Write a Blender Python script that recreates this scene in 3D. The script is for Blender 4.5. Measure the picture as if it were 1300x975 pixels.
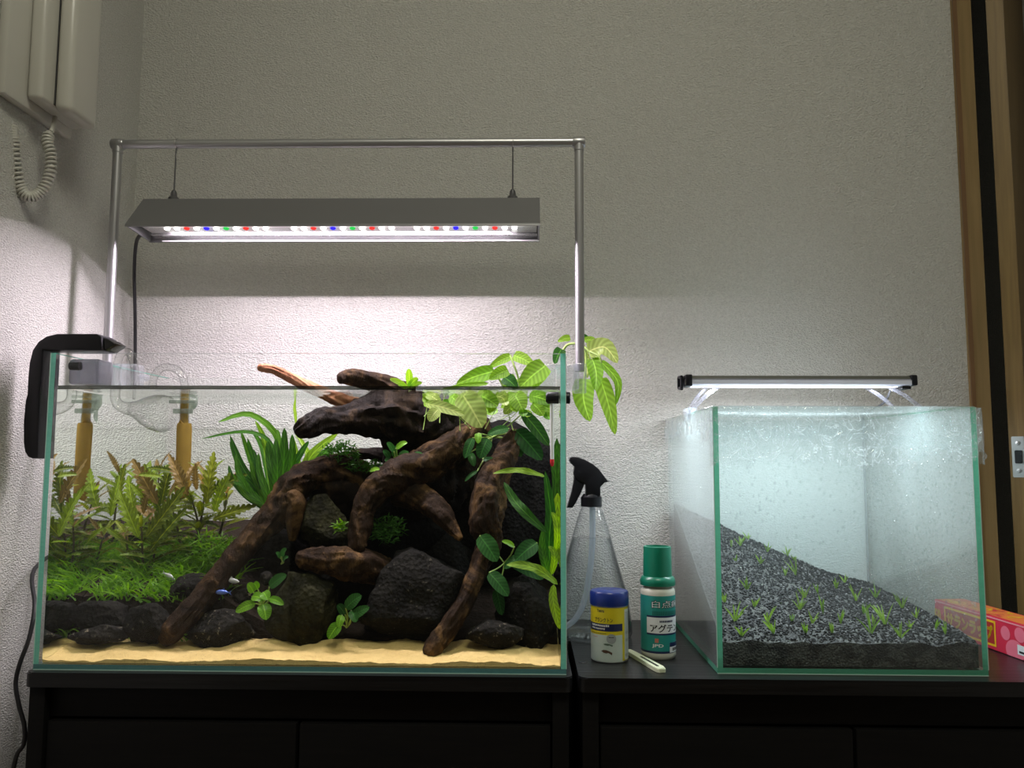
import bpy, bmesh, math, random
from mathutils import Vector, Matrix, noise

S = bpy.context.scene
COL = S.collection
for o in list(bpy.data.objects):
    bpy.data.objects.remove(o)

# ------------------------------------------------------------------ camera
PW, PH, F = 1300.0, 975.0, 1016.8
PITCH, YAW, ROLL, CAMH = 0.0919, 0.0213, 0.0040, 0.2401
_cp, _sp, _cy, _sy = math.cos(PITCH), math.sin(PITCH), math.cos(YAW), math.sin(YAW)
FW = Vector((-_sy * _cp, _cy * _cp, _sp))
_r0 = Vector((_cy, _sy, 0))
_u0 = _r0.cross(FW)
RT = _r0 * math.cos(ROLL) + _u0 * math.sin(ROLL)
UP = -_r0 * math.sin(ROLL) + _u0 * math.cos(ROLL)
CAM = Vector((0, 0, CAMH))
cd = bpy.data.cameras.new('camera')
cd.sensor_width = 36.0
cd.lens = 36.0 * F / PW
cd.clip_start = 0.02
cam = bpy.data.objects.new('camera', cd)
COL.objects.link(cam)
m3 = Matrix((RT, UP, -FW)).transposed()
cam.matrix_world = Matrix.Translation(CAM) @ m3.to_4x4()
S.camera = cam

# ------------------------------------------------------------------ world, exposure
w = bpy.data.worlds.new('room_ambient')
S.world = w
w.use_nodes = True
bgn = w.node_tree.nodes['Background']
bgn.inputs[0].default_value = (1.0, 0.97, 0.84, 1)
bgn.inputs[1].default_value = 0.03
S.view_settings.view_transform = 'Standard'
S.view_settings.look = 'None'
S.view_settings.gamma = 1.0
S.view_settings.use_curve_mapping = False
S.view_settings.exposure = 0.0
S.cycles.transparent_max_bounces = 40
S.cycles.max_bounces = 10
S.cycles.sample_clamp_indirect = 4.0

MAIN_LAMP_W = 5.9
SMALL_LAMP_W = 2.6
FILL_LAMP_W = 11.5

def at(px, py, Y):
    """the point of the room at depth Y (metres from the viewer) that the photograph shows at this pixel"""
    d = FW * F + RT * (px - PW / 2) - UP * (py - PH / 2)
    return CAM + d * (Y / d.y)

def ontable(px, py, z=0.0):
    d = FW * F + RT * (px - PW / 2) - UP * (py - PH / 2)
    return CAM + d * ((z - CAMH) / d.z)

def pxm(n, Y):
    return n * Y / F

# ------------------------------------------------------------------ object helpers
def tag(o, label=None, cat=None, group=None, kind=None):
    if label: o['label'] = label
    if cat: o['category'] = cat
    if group: o['group'] = group
    if kind: o['kind'] = kind
    return o

def link(o, parent=None):
    COL.objects.link(o)
    if parent is not None:
        o.parent = parent
        if parent.type == 'EMPTY' or True:
            o.matrix_parent_inverse = Matrix.Identity(4)
    return o

def wmat(o):
    m = o.matrix_basis.copy()
    while o.parent is not None:
        o = o.parent
        m = o.matrix_basis @ m
    return m

def empty(name, loc):
    o = bpy.data.objects.new(name, None)
    o.empty_display_size = 0.01
    o.location = loc
    COL.objects.link(o)
    return o

def new_obj(name, me, mat=None, parent=None, smooth=False):
    """mesh given in world coordinates; a child is stored relative to its parent"""
    if parent is not None:
        me.transform(wmat(parent).inverted())
    if mat is not None and len(me.materials) == 0:
        for mm in (mat if isinstance(mat, (list, tuple)) else [mat]):
            me.materials.append(mm)
    if smooth:
        for p in me.polygons: p.use_smooth = True
    o = bpy.data.objects.new(name, me)
    link(o, parent)
    return o

def from_py(name, v, f, mat=None, parent=None, smooth=False):
    me = bpy.data.meshes.new(name)
    me.from_pydata([tuple(x) for x in v], [], f)
    me.update()
    return new_obj(name, me, mat, parent, smooth)

def from_bm(name, bm, mat=None, parent=None, smooth=False):
    bmesh.ops.recalc_face_normals(bm, faces=bm.faces)
    me = bpy.data.meshes.new(name)
    bm.to_mesh(me); bm.free()
    return new_obj(name, me, mat, parent, smooth)

def smooth_by_angle(o, deg=40):
    me = o.data
    for p in me.polygons: p.use_smooth = True
    try:
        me.set_sharp_from_angle(angle=math.radians(deg))
    except Exception:
        pass
    return o

def bm_box(bm, x0, x1, y0, y1, z0, z1, mi=0):
    vs = [bm.verts.new(c) for c in ((x0,y0,z0),(x1,y0,z0),(x1,y1,z0),(x0,y1,z0),(x0,y0,z1),(x1,y0,z1),(x1,y1,z1),(x0,y1,z1))]
    fs = []
    for q in ((0,3,2,1),(4,5,6,7),(0,1,5,4),(1,2,6,5),(2,3,7,6),(3,0,4,7)):
        f = bm.faces.new([vs[i] for i in q]); f.material_index = mi; fs.append(f)
    return fs   # bottom, top, front(-y), right(+x), back, left

def box(name, x0, x1, y0, y1, z0, z1, mat, parent=None, bevel=0.0, seg=2):
    bm = bmesh.new()
    bm_box(bm, x0, x1, y0, y1, z0, z1)
    if bevel > 0:
        bmesh.ops.bevel(bm, geom=bm.edges[:], offset=bevel, segments=seg, affect='EDGES', profile=0.5)
    o = from_bm(name, bm, mat, parent)
    if bevel > 0: smooth_by_angle(o, 35)
    return o

def lathe(name, prof, c, mat, parent=None, n=40, axis=None, cap=True):
    """prof: list of (radius, height); revolved about z through c (or about axis)"""
    v, f = [], []
    for r, z in prof:
        for i in range(n):
            a = 2 * math.pi * i / n
            v.append(Vector((r * math.cos(a), r * math.sin(a), z)))
    for j in range(len(prof) - 1):
        for i in range(n):
            f.append((j*n+i, j*n+(i+1) % n, (j+1)*n+(i+1) % n, (j+1)*n+i))
    if cap:
        if prof[0][0] > 1e-6: f.append(tuple(reversed(range(n))))
        if prof[-1][0] > 1e-6: f.append(tuple((len(prof)-1)*n+i for i in range(n)))
    q = Vector((0, 0, 1)).rotation_difference(Vector(axis)).to_matrix() if axis is not None else Matrix.Identity(3)
    v = [q @ x + Vector(c) for x in v]
    o = from_py(name, v, f, mat, parent)
    return smooth_by_angle(o, 45)

def catmull(P, k):
    """points (Vector + extra numbers) -> finer list"""
    out = []
    n = len(P)
    for i in range(n - 1):
        p0, p1, p2, p3 = P[max(i-1, 0)], P[i], P[i+1], P[min(i+2, n-1)]
        for j in range(k):
            t = j / k
            out.append(tuple(0.5 * ((2*b) + (-a+c)*t + (2*a-5*b+4*c-d)*t*t + (-a+3*b-3*c+d)*t**3) for a, b, c, d in zip(p0, p1, p2, p3)))
    out.append(tuple(P[-1]))
    return out

def bark(an, s, seed):
    q = Vector((math.cos(an) * 1.6, math.sin(an) * 1.6, s * 9.0 + seed))
    a = 1 - 2 * abs(noise.noise(q))
    q2 = Vector((math.cos(an) * 4.0, math.sin(an) * 4.0, s * 22.0 + seed * 2))
    b = 1 - 2 * abs(noise.noise(q2))
    return a * 0.6 + b * 0.4

def tube_data(pts, n=10, k=6, rough=0.0, seed=0, cap=True, grooves=0, flat=1.0):
    """pts: list of (x,y,z,r).  returns verts, faces of a swept tube"""
    P = catmull(pts, k) if k > 1 else pts
    v, f = [], []
    prev = None
    m = len(P)
    arc = 0.0
    for j, p in enumerate(P):
        if j: arc += (Vector(P[j][:3]) - Vector(P[j-1][:3])).length
        c = Vector(p[:3]); r = max(p[3], 1e-5)
        a = Vector(P[max(j-1, 0)][:3]); b = Vector(P[min(j+1, m-1)][:3])
        d = (b - a)
        d = d.normalized() if d.length > 1e-9 else Vector((0, 0, 1))
        if prev is None:
            u = d.cross(Vector((0.1, 0.95, 0.3)))
            if u.length < 1e-3: u = d.cross(Vector((1, 0, 0)))
        else:
            u = prev - d * prev.dot(d)
        u.normalize(); prev = u
        s = d.cross(u)
        for i in range(n):
            an = 2 * math.pi * i / n
            dirv = u * math.cos(an) + s * math.sin(an) * flat
            rr = r
            if rough > 0:
                q = c + dirv * r
                rr = r * (1 + rough * noise.noise(q * 45 + Vector((seed, 0, 0))) + 0.6*rough * noise.noise(q * 120 + Vector((0, seed, 0))))
                if grooves:
                    rr += r * 0.30 * (bark(an + 3.0 * noise.noise(c * 8), arc, seed) - 0.4)
            v.append(c + dirv * rr)
    for j in range(m - 1):
        for i in range(n):
            f.append((j*n+i, j*n+(i+1) % n, (j+1)*n+(i+1) % n, (j+1)*n+i))
    if cap:
        f.append(tuple(reversed(range(n))))
        f.append(tuple((m-1)*n+i for i in range(n)))
    return v, f

def tube(name, pts, mat, parent=None, n=10, k=6, **kw):
    v, f = tube_data(pts, n, k, **kw)
    o = from_py(name, v, f, mat, parent)
    return smooth_by_angle(o, 60)

def poly_extrude(name, xz, y0, y1, mat, parent=None, bevel=0.0):
    """outline in the x-z plane extruded along y"""
    bm = bmesh.new()
    a = [bm.verts.new((x, y0, z)) for x, z in xz]
    b = [bm.verts.new((x, y1, z)) for x, z in xz]
    n = len(xz)
    bm.faces.new(a); bm.faces.new(list(reversed(b)))
    for i in range(n):
        bm.faces.new((a[i], a[(i+1) % n], b[(i+1) % n], b[i]))
    bmesh.ops.recalc_face_normals(bm, faces=bm.faces)
    if bevel > 0:
        es = [e for e in bm.edges if abs((e.verts[0].co - e.verts[1].co).y) < 1e-6]
        bmesh.ops.bevel(bm, geom=es, offset=bevel, segments=2, affect='EDGES', profile=0.5)
    bmesh.ops.triangulate(bm, faces=[q for q in bm.faces if len(q.verts) > 4])
    o = from_bm(name, bm, mat, parent)
    return smooth_by_angle(o, 35)

def join_data(parts):
    V, FF = [], []
    for v, f in parts:
        k = len(V)
        V += v
        FF += [tuple(i + k for i in q) for q in f]
    return V, FF

def copy_parts(root, loc):
    r = root.copy(); COL.objects.link(r); r.location = loc
    for ch in list(root.children):
        c = ch.copy(); COL.objects.link(c); c.parent = r
        for g in ch.children:
            d = g.copy(); COL.objects.link(d); d.parent = c
    return r

# ------------------------------------------------------------------ text
def text_verts(s, size, bold=0.0):
    cu = bpy.data.curves.new('tmp_text', 'FONT')
    cu.body = s; cu.size = size
    cu.align_x = 'CENTER'; cu.align_y = 'CENTER'
    cu.resolution_u = 3
    cu.offset = bold
    ob = bpy.data.objects.new('tmp_text', cu)
    COL.objects.link(ob)
    bpy.context.view_layer.update()
    dg = bpy.context.evaluated_depsgraph_get()
    me = bpy.data.meshes.new_from_object(ob.evaluated_get(dg))
    v = [x.co.copy() for x in me.vertices]
    f = [tuple(p.vertices) for p in me.polygons]
    bpy.data.objects.remove(ob); bpy.data.curves.remove(cu); bpy.data.meshes.remove(me)
    # centre and normalise on the drawn shape
    if v:
        xs = [q.x for q in v]; ys = [q.y for q in v]
        cx, cy = (min(xs)+max(xs))/2, (min(ys)+max(ys))/2
        for q in v: q.x -= cx; q.y -= cy
    return v, f

def text_fit(s, w, h, bold=0.02):
    v, f = text_verts(s, 1.0, 0.0 if '白' in s else bold)
    if not v: return v, f
    W_ = max(q.x for q in v) - min(q.x for q in v); H_ = max(q.y for q in v) - min(q.y for q in v)
    for q in v: q.x *= w / W_; q.y *= h / H_
    return v, f

# ------------------------------------------------------------------ materials
class NT:
    def __init__(self, name):
        self.m = bpy.data.materials.new(name)
        self.m.use_nodes = True
        self.t = self.m.node_tree
        self.t.nodes.clear()
        self.out = self.t.nodes.new('ShaderNodeOutputMaterial')
    def n(self, typ, props=None, **inp):
        nd = self.t.nodes.new('ShaderNode' + typ)
        for k, v in (props or {}).items(): setattr(nd, k, v)
        for k, v in inp.items():
            key = int(k[1:]) if k[0] == 'i' and k[1:].isdigit() else k.replace('_', ' ')
            sock = nd.inputs[key]
            if hasattr(v, 'is_output') or isinstance(v, bpy.types.NodeSocket): self.t.links.new(v, sock)
            elif isinstance(v, tuple) and len(v) == 3 and sock.type == 'RGBA': sock.default_value = (*v, 1)
            else: sock.default_value = v
        return nd
    def done(self, sock, disp=None):
        self.t.links.new(sock, self.out.inputs['Surface'])
        return self.m
    def coord(self, which='Object', scale=None):
        tc = self.n('TexCoord')
        s = tc.outputs[which]
        if scale is not None:
            mp = self.n('Mapping', Vector=s, Scale=scale)
            s = mp.outputs[0]
        return s
    def ramp(self, fac, stops, interp='LINEAR'):
        r = self.n('ValToRGB', Fac=fac)
        cr = r.color_ramp; cr.interpolation = interp
        while len(cr.elements) < len(stops): cr.elements.new(0.5)
        for e, (p, c) in zip(cr.elements, stops):
            e.position = p; e.color = (*c, 1) if len(c) == 3 else c
        return r.outputs[0]
    def mixc(self, fac, a, b):
        nd = self.n('Mix', {'data_type': 'RGBA'})
        for sock, v in ((nd.inputs[0], fac), (nd.inputs[6], a), (nd.inputs[7], b)):
            if isinstance(v, bpy.types.NodeSocket): self.t.links.new(v, sock)
            else: sock.default_value = (*v, 1) if isinstance(v, tuple) else v
        return nd.outputs[2]
    def math(self, op, a, b=0.0, c=0.0):
        nd = self.n('Math', {'operation': op})
        for i, v in enumerate((a, b, c)):
            if isinstance(v, bpy.types.NodeSocket): self.t.links.new(v, nd.inputs[i])
            else: nd.inputs[i].default_value = v
        return nd.outputs[0]
    def schlick(self, f0=0.04):
        lw = self.n('LayerWeight', Blend=0.5)
        p = self.math('POWER', lw.outputs['Facing'], 5.0)
        return self.math('MULTIPLY_ADD', p, 1.0 - f0, f0)

def plain(name, col, rough=0.5, metal=0.0, spec=0.5, bump=None, var=None, vscale=30.0):
    N = NT(name)
    base = col
    nz = None
    if var is not None or bump is not None:
        nz = N.n('TexNoise', Vector=N.coord(), Scale=(bump[0] if bump else vscale), Detail=4.0)
    if var is not None:
        nv = N.n('TexNoise', Vector=N.coord(), Scale=vscale, Detail=4.0)
        base = N.mixc(nv.outputs[0], col, var)
    b = N.n('BsdfPrincipled', Base_Color=base, Roughness=rough, Metallic=metal)
    b.inputs['Specular IOR Level'].default_value = spec
    if bump is not None:
        bp = N.n('Bump', Strength=bump[1], Distance=bump[2], Height=nz.outputs[0])
        N.t.links.new(bp.outputs[0], b.inputs['Normal'])
    return N.done(b.outputs[0])

def thin_clear(name, tint=(0.96, 0.99, 0.97), f0=0.04, rough=0.02, fog=0.0, fogcol=(0.8, 0.9, 0.9), fognoise=None, gl=1.0, rim=None, zfade=None):
    """thin clear sheet: transparent with mirror reflection by angle, optional fog that scatters light"""
    N = NT(name)
    tr = N.n('BsdfTransparent', Color=tint)
    if rim is not None:   # a curved clear wall looks darker where it is seen edge-on
        lw = N.n('LayerWeight', Blend=0.5)
        f_ = N.math('POWER', lw.outputs['Facing'], 2.2)
        N.t.links.new(N.mixc(f_, tint, rim), tr.inputs[0])
    base = tr.outputs[0]
    if fog > 0:
        df = N.n('BsdfDiffuse', Color=fogcol)
        tl = N.n('BsdfTranslucent', Color=fogcol)
        sc = N.n('MixShader', i0=0.55, i1=df.outputs[0], i2=tl.outputs[0])
        fac = fog
        if fognoise:
            nz = N.n('TexNoise', Vector=N.coord('Object', fognoise[1]), Scale=fognoise[0], Detail=5.0)
            fac = N.math('MULTIPLY', N.ramp(nz.outputs[0], [(0.3, (fognoise[2],)*3), (0.7, (1,)*3)]), fog)
        if zfade:
            sx = N.n('SeparateXYZ', Vector=N.coord('Object'))
            mr_ = N.n('MapRange', Value=sx.outputs[2], i1=zfade[0], i2=zfade[1], i3=zfade[2], i4=1.0)
            fac = N.math('MULTIPLY', mr_.outputs[0], fac)
        mx = N.n('MixShader', i1=base, i2=sc.outputs[0])
        if isinstance(fac, float): mx.inputs[0].default_value = fac
        else: N.t.links.new(fac, mx.inputs[0])
        base = mx.outputs[0]
    gs = N.n('BsdfGlossy', Color=(1, 1, 1), Roughness=rough)
    fr = N.schlick(f0)
    if gl != 1.0: fr = N.math('MULTIPLY', fr, gl)
    mx = N.n('MixShader', i0=fr, i1=base, i2=gs.outputs[0])
    return N.done(mx.outputs[0])

def emit(name, col, k):
    N = NT(name)
    e = N.n('Emission', Color=col, Strength=k)
    return N.done(e.outputs[0])

def leaf_mat(name, a, b, trans=0.4, rough=0.4, vein=True):
    N = NT(name)
    oi = N.n('ObjectInfo')
    nz = N.n('TexNoise', Vector=N.coord('Generated'), Scale=6.0, Detail=3.0)
    ge = N.n('NewGeometry')
    rn = N.math('FRACT', N.math('ADD', oi.outputs['Random'], ge.outputs['Random Per Island']))
    f = N.math('ADD', N.math('MULTIPLY', rn, 0.75), N.math('MULTIPLY', nz.outputs[0], 0.35))
    col = N.mixc(f, a, b)
    # midrib and side veins where the leaf mesh carries them (0 = none, 1 + distance from the midrib)
    av = N.n('Attribute', {'attribute_name': 'vein'}).outputs['Fac']
    al = N.n('Attribute', {'attribute_name': 'along'}).outputs['Fac']
    has = N.math('GREATER_THAN', av, 0.5)
    e_ = N.math('SUBTRACT', av, 1.0)
    rib = N.math('MULTIPLY', has, N.math('LESS_THAN', e_, 0.07))
    sv = N.math('SINE', N.math('SUBTRACT', N.math('MULTIPLY', al, 55.0), N.math('MULTIPLY', e_, 9.0)))
    sv = N.math('MULTIPLY', has, N.math('MULTIPLY_ADD', sv, 0.5, 0.5))
    col = N.mixc(N.math('MULTIPLY', sv, 0.45), col, tuple(x * 0.45 for x in a))
    col = N.mixc(N.math('MULTIPLY', rib, 0.6), col, tuple(min(1, x * 1.7) for x in b))
    p = N.n('BsdfPrincipled', Base_Color=col, Roughness=rough)
    p.inputs['Specular IOR Level'].default_value = 0.2
    hs = N.n('HueSaturation', Saturation=1.15, Value=1.5, Color=col)
    t = N.n('BsdfTranslucent', Color=hs.outputs[0])
    mx = N.n('MixShader', i0=trans, i1=p.outputs[0], i2=t.outputs[0])
    return N.done(mx.outputs[0])

def wall_mat(name, col):
    N = NT(name)
    co = N.coord('Object')
    mp = N.n('Mapping', Vector=co, Scale=(1.0, 1.0, 1.7))
    n1 = N.n('TexNoise', Vector=mp.outputs[0], Scale=290.0, Detail=3.0, Roughness=0.6)
    vo = N.n('TexVoronoi', Vector=mp.outputs[0], Scale=360.0)
    h = N.math('ADD', n1.outputs[0], N.math('MULTIPLY', vo.outputs[0], 0.5))
    bp = N.n('Bump', Strength=1.0, Distance=0.0027, Height=h)
    n2 = N.n('TexNoise', Vector=co, Scale=2.5, Detail=2.0)
    c = N.mixc(n2.outputs[0], col, tuple(x * 0.96 for x in col))
    c = N.mixc(N.ramp(h, [(0.45, (0, 0, 0)), (0.95, (1, 1, 1))]), tuple(x * 0.86 for x in col), tuple(x * 1.07 for x in col))  # relief shading painted into the colour: pits darker, raised parts lighter
    p = N.n('BsdfPrincipled', Base_Color=c, Roughness=0.75, Normal=bp.outputs[0])
    p.inputs['Specular IOR Level'].default_value = 0.2
    return N.done(p.outputs[0])

def wood_mat(name, a, b, scale=(3, 3, 60), rough=0.45, bump=0.1, nscale=4.0, spec=0.5):
    N = NT(name)
    co = N.coord('Object', scale)
    nz = N.n('TexNoise', Vector=co, Scale=nscale, Detail=6.0, Distortion=0.4)
    c = N.ramp(nz.outputs[0], [(0.3, a), (0.7, b)])
    bp = N.n('Bump', Strength=bump, Distance=0.001, Height=nz.outputs[0])
    p = N.n('BsdfPrincipled', Base_Color=c, Roughness=rough, Normal=bp.outputs[0])
    p.inputs['Specular IOR Level'].default_value = spec
    return N.done(p.outputs[0])

M = {}
M['wall'] = wall_mat('wallpaper', (0.56, 0.555, 0.52))
M['ceiling'] = plain('ceiling_white', (0.7, 0.69, 0.65), 0.8)
M['floor'] = wood_mat('floor_boards', (0.22, 0.13, 0.07), (0.3, 0.19, 0.1), (3, 40, 3))
M['black_wood'] = wood_mat('black_stained_wood', (0.005, 0.005, 0.0055), (0.012, 0.012, 0.013), (2, 60, 60), 0.30, 0.5, 4.0, 0.32)
M['black_panel'] = wood_mat('black_panel_wood', (0.0035, 0.0035, 0.0038), (0.006, 0.0055, 0.0055), (3, 3, 60), 0.55, 0.1, 4.0, 0.15)
M['door_wood'] = wood_mat('door_veneer', (0.17, 0.105, 0.030), (0.24, 0.155, 0.048), (60, 60, 3), 0.5, 0.05, 3.0)
M['jamb_wood'] = wood_mat('jamb_veneer', (0.21, 0.14, 0.055), (0.27, 0.18, 0.075), (60, 60, 3), 0.5, 0.05, 3.0)
M['edge_wood'] = plain('jamb_edge', (0.16, 0.085, 0.035), 0.4)
M['alu'] = plain('brushed_aluminium', (0.44, 0.44, 0.45), 0.38, 0.8)
M['lamp_shell'] = plain('grey_anodised', (0.20, 0.20, 0.205), 0.45, 0.5)
M['lamp_inner'] = plain('lamp_inner_white', (0.8, 0.8, 0.8), 0.3, 0.0)
M['steel'] = plain('stainless', (0.55, 0.55, 0.54), 0.3, 1.0)
M['black_plastic'] = plain('black_plastic', (0.007, 0.007, 0.009), 0.38, spec=0.3)
M['black_gloss'] = plain('black_gloss_plastic', (0.008, 0.008, 0.009), 0.16)
M['cable'] = plain('cable_rubber', (0.012, 0.012, 0.014), 0.5)
M['phone'] = plain('phone_ivory_plastic', (0.52, 0.51, 0.46), 0.28)
M['phone_dark'] = plain('phone_gap', (0.05, 0.05, 0.05), 0.6)
M['glass'] = thin_clear('clear_glass', (0.985, 0.996, 0.99), 0.02)
M['pipe_glass'] = thin_clear('pipe_glass', (0.96, 0.965, 0.96), 0.05, rim=(0.22, 0.24, 0.22))
M['acrylic'] = thin_clear('clear_acrylic', (0.90, 0.92, 0.93), 0.08, 0.08, 0.14, (0.85, 0.85, 0.92))
def edge_mat(name, col):
    N = NT(name)
    nz = N.n('TexNoise', Vector=N.coord('Object', (20, 20, 60)), Scale=8.0, Detail=3.0)
    c = N.mixc(nz.outputs[0], col, tuple(x * 0.72 for x in col))
    d = N.n('BsdfPrincipled', Base_Color=c, Roughness=0.25)
    t = N.n('BsdfTranslucent', Color=c)
    mx = N.n('MixShader', i0=0.35, i1=d.outputs[0], i2=t.outputs[0])
    return N.done(mx.outputs[0])
M['glass_edge'] = edge_mat('cut_glass_edge', (0.20, 0.62, 0.48))
M['glass_base'] = edge_mat('cut_glass_base_edge', (0.10, 0.26, 0.25))
M['arris'] = plain('glass_arris', (0.50, 0.72, 0.64), 0.25)
M['green_edge'] = edge_mat('green_glass_edge', (0.14, 0.52, 0.34))
# ================================================================== the room
WALL_Y, LEFT_X, RIGHT_X = 1.236, -0.631, 0.673
FLOOR_Z, CEIL_Z = -0.75, 1.70

def struct(name, x0, x1, y0, y1, z0, z1, mat, parent=None):
    o = box(name, x0, x1, y0, y1, z0, z1, mat, parent)
    if parent is None: o['kind'] = 'structure'
    return o

struct('floor', LEFT_X - 0.1, 1.6, -1.6, 2.4, FLOOR_Z - 0.05, FLOOR_Z, M['floor'])
struct('ceiling', LEFT_X - 0.1, 1.6, -0.35, 2.4, CEIL_Z, CEIL_Z + 0.05, M['ceiling'])
struct('wall_back', LEFT_X - 0.1, RIGHT_X, WALL_Y, WALL_Y + 0.012, FLOOR_Z, CEIL_Z, M['wall'])
struct('wall_left', LEFT_X - 0.1, LEFT_X, -0.3, WALL_Y, FLOOR_Z, CEIL_Z, M['wall'])
struct('wall_right', 0.95, 1.05, -1.2, 2.3, FLOOR_Z, CEIL_Z, M['wall'])
struct('wall_hall', 0.2, 1.0, 2.3, 2.35, FLOOR_Z, CEIL_Z, M['wall'])
struct('wall_hall_side', 0.2, 0.25, WALL_Y + 0.02, 2.3, FLOOR_Z, CEIL_Z, M['wall'])
# door frame on the right: thin dark edge, then the veneered jamb
t1 = struct('trim_1', RIGHT_X, RIGHT_X + 0.030, 1.231, 1.34, FLOOR_Z, CEIL_Z, M['jamb_wood'])
box('edge_strip', RIGHT_X, RIGHT_X + 0.006, 1.2275, 1.231, FLOOR_Z, CEIL_Z, M['edge_wood'], t1)
# the door leaf standing ajar; its edge with the latch faces the viewer
d1 = empty('door_1', (0.735, 1.245, FLOOR_Z))
tag(d1, kind='structure')
ed = Vector((0.80, -0.60, 0)).normalized()      # across the edge
fd = Vector((0.60, 0.80, 0)).normalized()       # along the leaf, away from the edge
e0 = Vector((0.7345, 1.245, 0))
def door_prism(name, a0, a1, b0, b1, z0, z1, mat, parent):
    v = []
    for z in (z0, z1):
        for a, b in ((a0, b0), (a1, b0), (a1, b1), (a0, b1)):
            q = e0 + ed * a + fd * b
            v.append((q.x, q.y, z))
    f = [(0,3,2,1),(4,5,6,7),(0,1,5,4),(1,2,6,5),(2,3,7,6),(3,0,4,7)]
    bm = bmesh.new()
    vs = [bm.verts.new(x) for x in v]
    for q in f: bm.faces.new([vs[i] for i in q])
    bmesh.ops.bevel(bm, geom=bm.edges[:], offset=0.0008, segments=2, affect='EDGES')
    return from_bm(name, bm, mat, parent)
door_prism('door_leaf', 0.0, 0.024, 0.0, 0.34, FLOOR_Z + 0.006, CEIL_Z - 0.02, M['door_wood'], d1)
zl = at(1291, 580, 1.24).z
lp = door_prism('latch_plate', 0.0035, 0.0205, -0.0012, 0.001, zl - 0.031, zl + 0.031, M['steel'], d1)
door_prism('latch_bolt', 0.0075, 0.0170, -0.007, -0.0012, zl - 0.010, zl + 0.010, M['black_gloss'], lp)
for sz in (-0.021, 0.021):
    q = e0 + ed * 0.012 + fd * -0.0012
    lathe('screw', [(0.0036, 0.0), (0.0034, 0.0008), (0.0008, 0.0011), (0.0006, 0.0004)], (q.x, q.y, zl + sz), M['steel'], lp, n=14, axis=-fd)

# unseen ceiling lamp added above and behind the viewer to brighten the upper wall
cl_ = empty('added_fill_lamp', (0.1, 0.05, CEIL_Z))
tag(cl_, 'round white fill lamp added on the ceiling above the viewer', 'lamp')
lathe('lamp_base', [(0.0001, 0.0), (0.25, 0.0), (0.26, -0.02), (0.0001, -0.02)], (0.1, 0.05, CEIL_Z), M['ceiling'], cl_, n=40, cap=False)
lathe('diffuser', [(0.255, -0.021), (0.25, -0.05), (0.20, -0.07), (0.0001, -0.078)], (0.1, 0.05, CEIL_Z), emit('fill_lamp_diffuser', (1.0, 0.96, 0.84), 1.2), cl_, n=40, cap=False)
_l = bpy.data.lights.new('added_fill_light', 'AREA'); _l.shape = 'DISK'; _l.size = 0.5
_l.energy = FILL_LAMP_W; _l.color = (1.0, 0.97, 0.80)
_o = bpy.data.objects.new('added_fill_light', _l); link(_o, cl_); _o.location = (0, 0, -0.082)

# ================================================================== cabinets
CAB_Y0, CAB_Y1 = 0.906, 1.226
def rounded_slab(name, x0, x1, y0, y1, z0, z1, r, mat, parent):
    pts = []
    for cx, cy, a0 in ((x0 + r, y0 + r, 180), (x1 - r, y0 + r, 270), (x1 - 0.002, y1 - 0.002, 0), (x0 + 0.002, y1 - 0.002, 90)):
        rr = r if cy < (y0 + y1) / 2 else 0.002
        for k in range(7):
            a = math.radians(a0 + 90 * k / 6)
            pts.append((cx + rr * math.cos(a), cy + rr * math.sin(a)))
    bm = bmesh.new()
    lo = [bm.verts.new((x, y, z0)) for x, y in pts]
    hi = [bm.verts.new((x, y, z1)) for x, y in pts]
    bm.faces.new(list(reversed(lo))); top = bm.faces.new(hi)
    n = len(pts)
    for i in range(n): bm.faces.new((lo[i], lo[(i+1) % n], hi[(i+1) % n], hi[i]))
    bmesh.ops.bevel(bm, geom=list(top.edges), offset=0.0012, segments=2, affect='EDGES')
    return smooth_by_angle(from_bm(name, bm, mat, parent), 35)

def cabinet(x0, x1, split, label):
    c = empty('storage_cabinet', ((x0 + x1) / 2, (CAB_Y0 + CAB_Y1) / 2, FLOOR_Z))
    tag(c, label, 'cabinet')
    rounded_slab('cabinet_top', x0, x1, CAB_Y0, CAB_Y1, -0.016, 0.0, 0.009, M['black_wood'], c)
    sx0, sx1 = x0 + 0.004, x1 - 0.004
    box('side_panel', sx0, sx0 + 0.018, CAB_Y0 + 0.006, CAB_Y1, FLOOR_Z, -0.016, M['black_panel'], c, 0.001)
    box('side_panel', sx1 - 0.018, sx1, CAB_Y0 + 0.006, CAB_Y1, FLOOR_Z, -0.016, M['black_panel'], c, 0.001)
    box('back_panel', sx0 + 0.018, sx1 - 0.018, CAB_Y1 - 0.008, CAB_Y1, FLOOR_Z, -0.016, M['black_panel'], c)
    box('top_rail', sx0 + 0.018, sx1 - 0.018, CAB_Y0 + 0.016, CAB_Y0 + 0.034, -0.052, -0.016, M['black_panel'], c, 0.001)
    box('plinth', sx0 + 0.018, sx1 - 0.018, CAB_Y0 + 0.02, CAB_Y0 + 0.038, FLOOR_Z, FLOOR_Z + 0.06, M['black_panel'], c, 0.001)
    for a, b in ((sx0 + 0.020, split - 0.0018), (split + 0.0018, sx1 - 0.020)):
        d = box('cabinet_door', a, b, CAB_Y0 + 0.010, CAB_Y0 + 0.028, FLOOR_Z + 0.065, -0.055, M['black_panel'], c, 0.0012)
    return c
cabinet(-0.562, 0.0485, at(378, 930, 0.916).x, 'black wooden cabinet carrying the large planted aquarium')
c2 = cabinet(0.0555, 0.662, at(1085, 930, 0.916).x, 'black wooden cabinet with bottles and the small glass tank on top')
h = ontable(740, 840.5)
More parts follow.
